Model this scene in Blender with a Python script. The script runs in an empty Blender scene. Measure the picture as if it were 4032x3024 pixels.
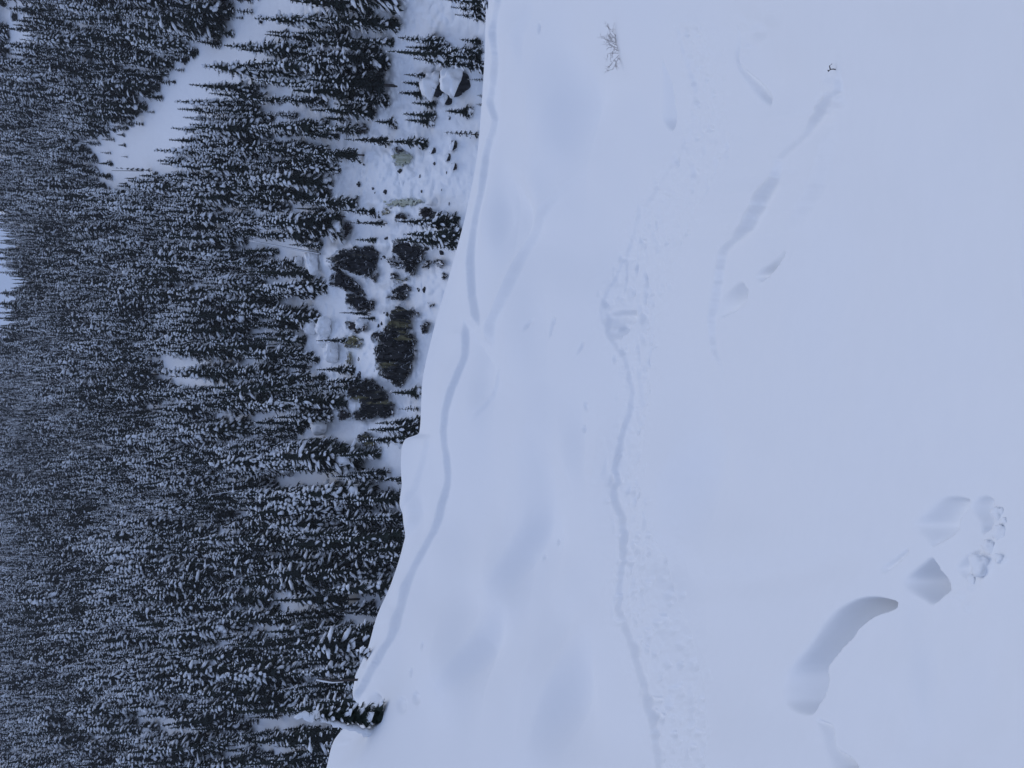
import bpy, math, random
import numpy as np
from mathutils import Matrix, Vector

random.seed(7)
RNG = np.random.default_rng(7)
S = bpy.context.scene
COL = S.collection

# ------------------------------------------------------------------ camera
F_PX = 770.0                       # focal length in pixels of the 1024-pixel side
PITCH = math.radians(12.0)         # camera looks 12 degrees down; the phone was turned on its side
EYE = 1.7
CP, SP = math.cos(PITCH), math.sin(PITCH)
cam_d = bpy.data.cameras.new("camera")
cam_d.sensor_width = 36.0
cam_d.lens = 36.0 * F_PX / 1024.0
cam_d.clip_start = 0.05
cam_d.clip_end = 6000.0
cam = bpy.data.objects.new("camera", cam_d)
COL.objects.link(cam)
FWD = Vector((0, CP, -SP)); UPV = Vector((0, SP, CP)); RGT = Vector((1, 0, 0))
m = Matrix.Identity(4)
for i in range(3):
    m[i][0] = -UPV[i]; m[i][1] = RGT[i]; m[i][2] = -FWD[i]
m[2][3] = EYE
cam.matrix_world = m
S.camera = cam

# ------------------------------------------------------------------ sky, sun, exposure
SUN_EL, SUN_AZ = math.radians(58), math.radians(10)
W = bpy.data.worlds.new("World"); S.world = W; W.use_nodes = True
nt = W.node_tree; nt.nodes.clear()
w_out = nt.nodes.new("ShaderNodeOutputWorld")
w_bg = nt.nodes.new("ShaderNodeBackground"); w_bg.inputs[1].default_value = 0.1
w_sky = nt.nodes.new("ShaderNodeTexSky"); w_sky.sky_type = 'NISHITA'; w_sky.sun_disc = False
w_sky.sun_elevation = SUN_EL; w_sky.sun_rotation = SUN_AZ; w_sky.dust_density = 0.5
w_mix = nt.nodes.new("ShaderNodeMix"); w_mix.data_type = 'RGBA'; w_mix.inputs[0].default_value = 0.93
# even cloud deck over the blue sky
# overcast luminance: brighter towards the zenith, as under any even cloud deck
w_tc = nt.nodes.new("ShaderNodeTexCoord"); w_sx = nt.nodes.new("ShaderNodeSeparateXYZ"); nt.links.new(w_tc.outputs["Generated"], w_sx.inputs[0])
w_mr = nt.nodes.new("ShaderNodeMapRange"); w_mr.inputs[1].default_value = 0.0; w_mr.inputs[2].default_value = 1.0; w_mr.inputs[3].default_value = 0.70; w_mr.inputs[4].default_value = 1.02
nt.links.new(w_sx.outputs[2], w_mr.inputs[0])
w_cl = nt.nodes.new("ShaderNodeVectorMath"); w_cl.operation = 'SCALE'; w_cl.inputs[0].default_value = (3.4, 4.45, 7.3)
nt.links.new(w_mr.outputs[0], w_cl.inputs["Scale"]); nt.links.new(w_cl.outputs[0], w_mix.inputs[7])
nt.links.new(w_sky.outputs[0], w_mix.inputs[6])
nt.links.new(w_mix.outputs[2], w_bg.inputs[0])
nt.links.new(w_bg.outputs[0], w_out.inputs[0])
sun_d = bpy.data.lights.new("sun", 'SUN'); sun_d.energy = 0.80; sun_d.angle = math.radians(40)
sun_d.color = (1.0, 0.96, 0.9)
sun = bpy.data.objects.new("sun", sun_d); COL.objects.link(sun)
sdir = Vector((math.cos(SUN_EL) * math.sin(SUN_AZ), math.cos(SUN_EL) * math.cos(SUN_AZ), math.sin(SUN_EL)))
sun.rotation_euler = (-sdir).to_track_quat('-Z', 'Y').to_euler()
S.view_settings.view_transform = 'Standard'
S.view_settings.look = 'None'
S.view_settings.exposure = 0.0
S.view_settings.gamma = 1.0
S.view_settings.use_curve_mapping = False
S.cycles.diffuse_bounces = 3; S.cycles.max_bounces = 6
S.render.resolution_x = 1024; S.render.resolution_y = 768

# ------------------------------------------------------------------ helpers
def fp(X, Y):                      # photo pixel (4032 x 3024) -> upright u, v (768 x 1024)
    return 768.0 - np.asarray(Y, float) / 3.9375, np.asarray(X, float) / 3.9375
def c2(p): return [(1000 + x / 2.212, y / 2.212) for x, y in p]
def c3(p): return [(1100 + x / 2.765, 700 + y / 2.765) for x, y in p]
def c4(p): return [(1100 + x / 2.765, 1200 + y / 2.765) for x, y in p]
def c5(p): return [(3000 + x / 2.143, 1900 + y / 2.143) for x, y in p]
def c6(p): return [(2900 + x / 2.143, 2250 + y / 2.143) for x, y in p]
def cr3(p): return [(2500 + x / 2.212, 700 + y / 2.212) for x, y in p]
def c8(p): return [(900 + x / 2.212, 2274 + y / 2.212) for x, y in p]
def p2(p): return [(x * 1.8228, y * 1.8228) for x, y in p]
def ray(u, v):                     # direction with unit horizontal length
    cx = (np.asarray(u, float) - 384.0) / F_PX
    cy = -(np.asarray(v, float) - 512.0) / F_PX
    dx = cx; dy = CP + cy * SP; dz = -SP + cy * CP
    h = np.hypot(dx, dy)
    return dx / h, dy / h, dz / h
def project(P):
    x, y, z = P[..., 0], P[..., 1], P[..., 2] - EYE
    d = y * CP - z * SP; c = y * SP + z * CP
    return 384 + F_PX * x / d, 512 - F_PX * c / d
def sstep(t):
    t = np.clip(t, 0, 1); return t * t * (3 - 2 * t)
def hash2(ix, iy, seed):
    h = (ix.astype(np.int64) * 374761393 + iy.astype(np.int64) * 668265263 + seed * 974634777) & 0xFFFFFFFF
    h = ((h ^ (h >> 13)) * 1274126177) & 0xFFFFFFFF
    return ((h ^ (h >> 16)) & 0xFFFF) / 65535.0
def vn(x, y, seed=0):
    ix = np.floor(x); iy = np.floor(y); fx = x - ix; fy = y - iy
    fx = fx * fx * (3 - 2 * fx); fy = fy * fy * (3 - 2 * fy)
    a = hash2(ix, iy, seed); b = hash2(ix + 1, iy, seed); c = hash2(ix, iy + 1, seed); d = hash2(ix + 1, iy + 1, seed)
    return (a + (b - a) * fx) * (1 - fy) + (c + (d - c) * fx) * fy - 0.5
def fbm(x, y, seed=0, o=4):
    r = 0; a = 1.0
    for k in range(o):
        r = r + a * vn(x * 2 ** k, y * 2 ** k, seed + k * 17); a *= 0.5
    return r
def inpoly(px, py, poly):
    r = np.zeros(px.shape, bool); n = len(poly); j = n - 1
    for i in range(n):
        xi, yi = poly[i]; xj, yj = poly[j]
        if yi != yj:
            c = ((yi > py) != (yj > py)) & (px < (xj - xi) * (py - yi) / (yj - yi) + xi)
            r ^= c
        j = i
    return r
def segdist(px, py, pts, closed=False):
    d = np.full(px.shape, 1e9); n = len(pts)
    for i in range(n if closed else n - 1):
        ax, ay = pts[i]; bx, by = pts[(i + 1) % n]
        ex, ey = bx - ax, by - ay; L = ex * ex + ey * ey + 1e-9
        t = np.clip(((px - ax) * ex + (py - ay) * ey) / L, 0, 1)
        d = np.minimum(d, np.hypot(px - ax - t * ex, py - ay - t * ey))
    return d
def mesh_np(name, V, Fq, mat, smooth=True, parent=None, mats=None):
    me = bpy.data.meshes.new(name)
    V = np.asarray(V, np.float32); Fq = np.asarray(Fq, np.int32)
    n = Fq.shape[1]
    me.vertices.add(len(V)); me.vertices.foreach_set("co", V.ravel())
    me.loops.add(Fq.size); me.loops.foreach_set("vertex_index", Fq.ravel())
    me.polygons.add(len(Fq))
    me.polygons.foreach_set("loop_start", np.arange(0, Fq.size, n, dtype=np.int32))
    me.polygons.foreach_set("loop_total", np.full(len(Fq), n, np.int32))
    me.polygons.foreach_set("use_smooth", np.full(len(Fq), smooth, bool))
    me.update(calc_edges=True); me.validate()
    me.materials.append(mat)
    o = bpy.data.objects.new(name, me); COL.objects.link(o)
    if parent: o.parent = parent
    return o
def mesh_py(name, V, Fc, mat, smooth=True, parent=None):
    me = bpy.data.meshes.new(name); me.from_pydata([tuple(v) for v in V], [], Fc)
    if smooth: me.polygons.foreach_set("use_smooth", [True] * len(me.polygons))
    me.update(); me.materials.append(mat)
    o = bpy.data.objects.new(name, me); COL.objects.link(o)
    if parent: o.parent = parent
    return o
def grid_faces(nu, nv):
    i = np.arange((nv - 1) * nu).reshape(nv - 1, nu)[:, :-1]
    return np.stack([i, i + 1, i + 1 + nu, i + nu], -1).reshape(-1, 4)
def tag(o, label=None, cat=None, group=None, kind=None):
    if label: o["label"] = label
    if cat: o["category"] = cat
    if group: o["group"] = group
    if kind: o["kind"] = kind
    return o
def empty(name, loc=(0, 0, 0)):
    o = bpy.data.objects.new(name, None); COL.objects.link(o); o.location = loc; o.empty_display_size = 0.2
    return o
ICO = None
def icosphere():
    global ICO
    if ICO is None:
        t = (1 + 5 ** .5) / 2
        v = [(-1, t, 0), (1, t, 0), (-1, -t, 0), (1, -t, 0), (0, -1, t), (0, 1, t), (0, -1, -t), (0, 1, -t), (t, 0, -1), (t, 0, 1), (-t, 0, -1), (-t, 0, 1)]
        v = [np.array(a) / math.sqrt(1 + t * t) for a in v]
        f = [(0, 11, 5), (0, 5, 1), (0, 1, 7), (0, 7, 10), (0, 10, 11), (1, 5, 9), (5, 11, 4), (11, 10, 2), (10, 7, 6), (7, 1, 8), (3, 9, 4), (3, 4, 2), (3, 2, 6), (3, 6, 8), (3, 8, 9), (4, 9, 5), (2, 4, 11), (6, 2, 10), (8, 6, 7), (9, 8, 1)]
        ICO = (v, f)
    return ICO
def ico_sub(n):
    v, f = icosphere(); v = list(v); f = list(f)
    for _ in range(n):
        cache = {}; nf = []
        def mid(a, b):
            k = (min(a, b), max(a, b))
            if k not in cache:
                q = v[a] + v[b]; v.append(q / np.linalg.norm(q)); cache[k] = len(v) - 1
            return cache[k]
        for a, b, c in f:
            x, y, z = mid(a, b), mid(b, c), mid(c, a)
            nf += [(a, x, z), (b, y, x), (c, z, y), (x, y, z)]
        f = nf
    return np.array(v), f

# ------------------------------------------------------------------ materials
def new_mat(name):
    M = bpy.data.materials.new(name); M.use_nodes = True
    t = M.node_tree; b = t.nodes["Principled BSDF"]
    return M, t, b
def noise(t, scale, detail=4, rough=0.6, coord='Object', vec_scale=None):
    tc = t.nodes.new("ShaderNodeTexCoord"); n = t.nodes.new("ShaderNodeTexNoise")
    n.inputs["Scale"].default_value = scale; n.inputs["Detail"].default_value = detail; n.inputs["Roughness"].default_value = rough
    src = tc.outputs[coord]
    if vec_scale:
        mp = t.nodes.new("ShaderNodeMapping"); mp.inputs["Scale"].default_value = vec_scale
        t.links.new(src, mp.inputs[0]); src = mp.outputs[0]
    t.links.new(src, n.inputs[0]); return n
def ramp(t, src, stops):
    r = t.nodes.new("ShaderNodeValToRGB"); e = r.color_ramp.elements
    while len(e) < len(stops): e.new(0.5)
    for k, (p, c) in enumerate(stops): e[k].position = p; e[k].color = (*c, 1) if len(c) == 3 else c
    t.links.new(src, r.inputs[0]); return r
def bump(t, b, src, strength, dist):
    bn = t.nodes.new("ShaderNodeBump"); bn.inputs["Strength"].default_value = strength; bn.inputs["Distance"].default_value = dist
    t.links.new(src, bn.inputs["Height"]); t.links.new(bn.outputs[0], b.inputs["Normal"]); return bn

def snow_mat(name, scale, dist, strength=0.35, al=1.0):
    M, t, b = new_mat(name)
    n = noise(t, scale, 6, 0.62)
    r = ramp(t, n.outputs[0], [(0.3, (0.828 * al, 0.845 * al, 0.862 * al)), (0.7, (0.842 * al, 0.857 * al, 0.872 * al))])
    t.links.new(r.outputs[0], b.inputs["Base Color"])
    b.inputs["Roughness"].default_value = 0.75; b.inputs["Specular IOR Level"].default_value = 0.15
    bump(t, b, n.outputs[0], strength, dist)
    return M
M_SNOW = snow_mat("fresh_snow", 9.0, 0.012, 0.05)
M_SNOW_FAR = snow_mat("mountain_snow", 0.35, 0.5, 0.5, 1.09)
M_SNOW_TREE = snow_mat("tree_snow", 2.5, 0.06, 0.35, 1.1)
def needles(name, c0, c1):
    M, t, b = new_mat(name)
    oi = t.nodes.new("ShaderNodeObjectInfo"); n = noise(t, 1.3, 3)
    mx = t.nodes.new("ShaderNodeMath"); mx.operation = 'ADD'
    t.links.new(oi.outputs["Random"], mx.inputs[0]); t.links.new(n.outputs[0], mx.inputs[1])
    hv = t.nodes.new("ShaderNodeMath"); hv.operation = 'MULTIPLY'; hv.inputs[1].default_value = 0.5
    t.links.new(mx.outputs[0], hv.inputs[0])
    r = ramp(t, hv.outputs[0], [(0.2, c0), (0.8, c1)])
    t.links.new(r.outputs[0], b.inputs["Base Color"]); b.inputs["Roughness"].default_value = 0.8
    b.inputs["Specular IOR Level"].default_value = 0.1
    return M
M_NEEDLE = needles("conifer_needles", (0.013, 0.018, 0.017), (0.030, 0.040, 0.031))
M_BARK, t, b = new_mat("bark")
n = noise(t, 3.0, 5, 0.7, vec_scale=(1, 1, 0.2)); r = ramp(t, n.outputs[0], [(0.3, (0.03, 0.026, 0.024)), (0.7, (0.085, 0.072, 0.065))])
t.links.new(r.outputs[0], b.inputs["Base Color"]); b.inputs["Roughness"].default_value = 0.9
M_TWIG, t, b = new_mat("twig_bark")
n = noise(t, 20.0, 3); r = ramp(t, n.outputs[0], [(0.3, (0.05, 0.03, 0.028)), (0.7, (0.12, 0.075, 0.065))])
t.links.new(r.outputs[0], b.inputs["Base Color"]); b.inputs["Roughness"].default_value = 0.85

def rock_mat(name, dark, light, lichen, amount, snow=0.74):
    M, t, b = new_mat(name)
    n1 = noise(t, 0.9, 6, 0.68, vec_scale=(1, 1, 0.22))
    base = ramp(t, n1.outputs[0], [(0.36, dark), (0.66, light)])
    n2 = noise(t, 0.28, 4, 0.6, vec_scale=(1, 1, 0.12))
    lm = ramp(t, n2.outputs[0], [(0.62 - amount, (0, 0, 0)), (0.70 - amount, (1, 1, 1))])
    mx = t.nodes.new("ShaderNodeMix"); mx.data_type = 'RGBA'
    t.links.new(lm.outputs[0], mx.inputs[0]); t.links.new(base.outputs[0], mx.inputs[6]); mx.inputs[7].default_value = (*lichen, 1)
    # snow lying where the stone is flat enough to hold it
    g = t.nodes.new("ShaderNodeNewGeometry"); sp = t.nodes.new("ShaderNodeSeparateXYZ"); t.links.new(g.outputs["Normal"], sp.inputs[0])
    n3 = noise(t, 1.6, 4, 0.6)
    ad = t.nodes.new("ShaderNodeMath"); ad.operation = 'MULTIPLY_ADD'; ad.inputs[1].default_value = 0.7
    t.links.new(n3.outputs[0], ad.inputs[0]); t.links.new(sp.outputs[2], ad.inputs[2])
    mr = t.nodes.new('ShaderNodeMapRange'); mr.inputs[1].default_value = snow + .36; mr.inputs[2].default_value = snow + .46; t.links.new(ad.outputs[0], mr.inputs[0])
    sm = ramp(t, mr.outputs[0], [(0.0, (0, 0, 0)), (1.0, (1, 1, 1))])
    mx2 = t.nodes.new("ShaderNodeMix"); mx2.data_type = 'RGBA'
    t.links.new(sm.outputs[0], mx2.inputs[0]); t.links.new(mx.outputs[2], mx2.inputs[6]); mx2.inputs[7].default_value = (0.84, 0.86, 0.88, 1)
    t.links.new(mx2.outputs[2], b.inputs["Base Color"]); b.inputs["Roughness"].default_value = 0.85
    b.inputs["Specular IOR Level"].default_value = 0.2
    bump(t, b, n1.outputs[0], 0.8, 0.25)
    return M
M_ROCK = rock_mat("dark_rock", (0.006, 0.007, 0.009), (0.042, 0.042, 0.047), (0.13, 0.125, 0.09), 0.0)
M_ROCK_Y = rock_mat("ochre_streaked_rock", (0.006, 0.007, 0.009), (0.045, 0.045, 0.045), (0.17, 0.155, 0.08), 0.06)
M_ROCK_O = rock_mat("ochre_rock", (0.10, 0.09, 0.05), (0.26, 0.23, 0.12), (0.30, 0.27, 0.13), 0.12)
M_ROCK_B = rock_mat("brown_rock", (0.010, 0.009, 0.010), (0.05, 0.043, 0.043), (0.10, 0.09, 0.08), 0.0)
M_ICE, t, b = new_mat("seep_ice")
n = noise(t, 0.8, 5, 0.6, vec_scale=(1, 1, 0.15)); r = ramp(t, n.outputs[0], [(0.3, (0.30, 0.31, 0.20)), (0.55, (0.52, 0.54, 0.44)), (0.75, (0.70, 0.74, 0.72))])
t.links.new(r.outputs[0], b.inputs["Base Color"]); b.inputs["Roughness"].default_value = 0.4
bump(t, b, n.outputs[0], 0.5, 0.2)

# ------------------------------------------------------------------ foreground snow slope
CREST = p2([(1050, -600), (1051, -200), (1050, 0), (1048, 90), (1045, 160), (1035, 300), (1010, 450), (975, 580), (935, 720), (912, 830), (905, 938),
            (878, 946), (869, 970), (868, 1000), (872, 1060), (880, 1130), (870, 1180), (845, 1260), (815, 1330), (795, 1400), (768, 1465), (762, 1500),
            (772, 1530), (752, 1560), (740, 1575), (722, 1600), (705, 1659), (660, 1800), (600, 2100), (560, 2600)])
CRX = np.array([p[0] for p in CREST]); CRY = np.array([p[1] for p in CREST])
SMC = p2([(1048, -600), (1050, 0), (1038, 250), (1003, 480), (950, 680), (917, 830), (900, 960), (886, 1100), (850, 1250), (806, 1380), (765, 1500), (735, 1590), (705, 1659), (660, 1800), (600, 2100), (560, 2600)])
def smooth_crest(Y):
    return pchip(np.clip(np.asarray(Y, float), SMC[0][1] + 1, SMC[-1][1] - 1), np.array([p[1] for p in SMC]), np.array([p[0] for p in SMC]))
GF = np.array([0, .05, .111, .226, .34, .455, .608, .8, 1.0])
GG = np.array([1, .945, .891, .778, .681, .5217, .281, .118, 0.0])
def pchip(x, xs, ys):
    h = np.diff(xs); d = np.diff(ys) / h; mm = np.zeros(len(xs))
    for k in range(1, len(xs) - 1):
        if d[k - 1] * d[k] > 0:
            w1 = 2 * h[k] + h[k - 1]; w2 = h[k] + 2 * h[k - 1]; mm[k] = (w1 + w2) / (w1 / d[k - 1] + w2 / d[k])
    mm[0] = d[0]; mm[-1] = d[-1]
    k = np.clip(np.searchsorted(xs, x) - 1, 0, len(xs) - 2); t = (x - xs[k]) / h[k]
    return ((1 + 2 * t) * (1 - t) ** 2 * ys[k] + t * (1 - t) ** 2 * h[k] * mm[k] + t * t * (3 - 2 * t) * ys[k + 1] + t * t * (t - 1) * h[k] * mm[k + 1])
def crest_r(Y):                    # distance of the crest, metres
    return np.interp(Y, [-1200, 0, 1500, 3024, 4500], [46, 45, 39, 29, 24])
R_FOOT = EYE / math.tan(math.radians(12) + math.atan(512 / F_PX))
def slope_r(X, Y):
    xc = smooth_crest(Y); rc = crest_r(Y)
    f = (X - xc) / (4032 - xc)
    g = pchip(np.clip(f, 0, 1), GF, GG)
    r = R_FOOT * np.exp(np.log(rc / R_FOOT) * g)
    ang = np.arctan((X / 3.9375 - 512) / F_PX) + PITCH
    flat = EYE / np.tan(np.clip(ang, 0.3, 1.55))
    return np.where(f >= 1, flat, r)

CROWN_A = [(1975, -300), (1972, -40), (1969, 15), (1959, 90), (1962, 150), (1966, 220), (1950, 300), (1937, 348), (1930, 385), (1927, 408), (1940, 440), (1952, 472), (1940, 515), (1924, 572),
           (1917, 637), (1922, 696), (1914, 760), (1907, 820), (1896, 900), (1886, 985), (1879, 1045), (1868, 1110), (1866, 1172), (1880, 1220), (1906, 1276)]
CROWN_B = [(1846, 1180), (1841, 1262), (1834, 1362), (1836, 1389), (1826, 1440), (1814, 1497), (1797, 1560), (1781, 1614), (1766, 1690), (1761, 1750), (1757, 1803), (1748, 1860), (1738, 1907), (1722, 1960), (1711, 1984),
           (1698, 2052), (1684, 2100), (1666, 2142), (1640, 2190), (1625, 2219), (1606, 2260), (1598, 2278), (1580, 2346), (1563, 2420), (1542, 2491), (1520, 2535), (1501, 2568), (1461, 2654), (1440, 2690), (1429, 2708), (1402, 2749)]
STRIP = p2([(1480, 330), (1430, 400), (1380, 460), (1330, 560), (1300, 650), (1310, 720), (1345, 775), (1350, 850), (1330, 940), (1326, 1030), (1330, 1080), (1350, 1130), (1355, 1210), (1345, 1310), (1370, 1370), (1395, 1480), (1410, 1560), (1420, 1700),
            (1535, 1700), (1525, 1560), (1500, 1450), (1470, 1330), (1450, 1230), (1420, 1090), (1405, 960), (1400, 850), (1410, 700), (1470, 540), (1520, 450), (1560, 400), (1590, 300), (1560, 200), (1520, 60), (1470, 60), (1500, 200)])
ROLLS = [  # P-space centre, half widths, height as share of the distance
    (1215, 250, 45, 190, .011), (1095, 470, 30, 90, .010), (1185, 420, 25, 60, .005), (895, 1105, 22, 70, .010), (1130, 1130, 45, 120, .008),
    (1000, 1430, 40, 110, .010), (1470, 950, 75, 170, .012), (1455, 1260, 60, 200, .010), (1060, 180, 18, 60, .004), (1640, 160, 40, 80, .008),
    (1330, 1000, 50, 200, .006), (1150, 720, 40, 120, .006), (1200, 1500, 60, 130, .008), (1600, 1150, 60, 200, .007), (1180, 930, 40, 100, .005), (1760, 700, 80, 250, .008), (1050, 860, 25, 90, .004), (1990, 1480, 30, 110, .004), (1960, 1330, 30, 80, .003), (1545, 60, 60, 60, .006), (1720, 300, 50, 90, .005), (1660, 470, 60, 90, .005), (1150, 1010, 30, 80, .006), (1090, 1250, 30, 100, .006)]
# pits: polygon, crisp edge (near rim) polyline, depth m, soft width (photo pixels)
PITS = [
    (c6([(360, 1180), (355, 1000), (365, 890), (450, 760), (600, 590), (760, 400), (850, 310), (950, 255), (1100, 212), (1220, 228), (1320, 245), (1400, 300), (1200, 340), (1120, 400), (1050, 450), (1010, 490), (1000, 540), (930, 590), (850, 680), (750, 790), (745, 840), (765, 950), (740, 1040), (700, 1090), (640, 1200), (560, 1215), (480, 1188)]),
     c6([(1400, 300), (1200, 340), (1050, 450), (1000, 540), (850, 680), (750, 790), (745, 840), (765, 950), (740, 1040), (640, 1200), (560, 1215), (480, 1188), (360, 1180)]), 0.13, 95),
    (c5([(1150, 830), (1180, 790), (1300, 720), (1450, 630), (1500, 740), (1560, 850), (1580, 895), (1500, 940), (1390, 1035), (1290, 980), (1180, 900)]),
     c5([(1470, 650), (1500, 740), (1560, 850), (1580, 895), (1500, 940), (1390, 1035)]), 0.10, 70),
    (c5([(1230, 350), (1330, 330), (1450, 200), (1560, 110), (1760, 130), (1750, 200), (1690, 300), (1700, 390), (1600, 460), (1460, 550), (1440, 480)]),
     c5([(1760, 130), (1690, 300), (1700, 390), (1600, 460), (1460, 550)]), 0.05, 80),
    (c5([(1760, 150), (1830, 110), (1930, 130), (1940, 200), (1910, 280), (1970, 330), (1930, 380), (1890, 440), (1850, 420), (1870, 330), (1780, 280)]),
     c5([(1940, 200), (1910, 280), (1970, 330), (1930, 380), (1890, 440)]), 0.07, 60),
    (c5([(960, 740), (1060, 680), (1250, 550), (1270, 570), (1160, 660), (1040, 770)]), c5([(1270, 570), (1160, 660), (1040, 770)]), 0.04, 35),
    (c6([(640, 1240), (720, 1270), (800, 1290), (800, 1400), (800, 1510), (950, 1600), (1010, 1700), (760, 1700), (700, 1400)]), c6([(800, 1290), (800, 1510), (950, 1600), (1010, 1700)]), 0.06, 60),
    (c5([(1600, 730), (1790, 580), (1880, 560), (1850, 640), (1780, 720), (1750, 830), (1690, 800)]), c5([(1880, 560), (1780, 720), (1750, 830)]), 0.05, 60),
    # fractures right of the debris strip
    (cr3([(1080, 830), (1200, 800), (1390, 620), (1300, 780), (1220, 860), (1155, 915), (1110, 880)]), cr3([(1390, 620), (1300, 780), (1220, 860), (1155, 915)]), 0.11, 30),
    (cr3([(740, 1200), (740, 1100), (800, 1010), (900, 960), (990, 900), (1030, 960), (1050, 1030), (960, 1120), (880, 1170), (800, 1200), (735, 1240)]), cr3([(1030, 960), (1050, 1030), (960, 1120), (880, 1170), (800, 1200), (735, 1240)]), 0.07, 40),
    ([(2610, 230), (2650, 330), (2665, 480), (2650, 520), (2630, 470), (2600, 500), (2605, 400)], [(2610, 230), (2650, 330), (2665, 480), (2650, 520)], 0.09, 30),
    ([(2895, 90), (2920, 190), (2925, 240), (2990, 330), (3040, 420), (2990, 400), (2920, 260), (2890, 200)], [(2895, 90), (2920, 190), (2925, 240), (2990, 330), (3040, 420)], 0.09, 40),
    ([(2340, 1225), (2480, 1215), (2475, 1300), (2410, 1340), (2370, 1280)], [(2480, 1215), (2475, 1300), (2410, 1340)], 0.045, 40),
    ([(2535, 1380), (2560, 1350), (2540, 1440), (2530, 1445)], [(2560, 1350), (2540, 1440)], 0.12, 18),
    ([(2180, 1245), (2200, 1250), (2175, 1310), (2165, 1340), (2160, 1310)], [(2200, 1250), (2175, 1310), (2165, 1340)], 0.12, 14),
    ([(2095, 1275), (2118, 1250), (2105, 1290), (2088, 1310)], [(2118, 1250), (2105, 1290), (2088, 1310)], 0.12, 10),
    ([(2300, 1340), (2310, 1345), (2290, 1390), (2270, 1405)], [(2310, 1345), (2290, 1390), (2270, 1405)], 0.12, 10),
    ([(2140, 80), (2160, 110), (2155, 140), (2145, 130)], [(2160, 110), (2155, 140)], 0.14, 10),
]
MOUNDS = []   # (X, Y, radius, height m)
for _k, (mx_, my_, mr_, mh_) in enumerate([(1900, 690, 75, .030), (1760, 870, 55, .02), (1640, 950, 60, .02), (2030, 640, 50, .02), (1700, 1050, 60, .02)]):
    q = c5([(mx_, my_)])[0]; MOUNDS.append((q[0], q[1], mr_ / 2.143, mh_ * .5))
for q in [(2975, 130, 40, .10), (3000, 120, 28, .08), (2955, 190, 25, .07), (2905, 90, 40, .1), (3060, 60, 45, .08), (3290, 395, 34, .08), (3255, 420, 26, .07), (3270, 335, 30, .06), (3120, 700, 40, .05)]:
    MOUNDS.append((q[0], q[1], q[2], q[3] * .45))

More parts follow.
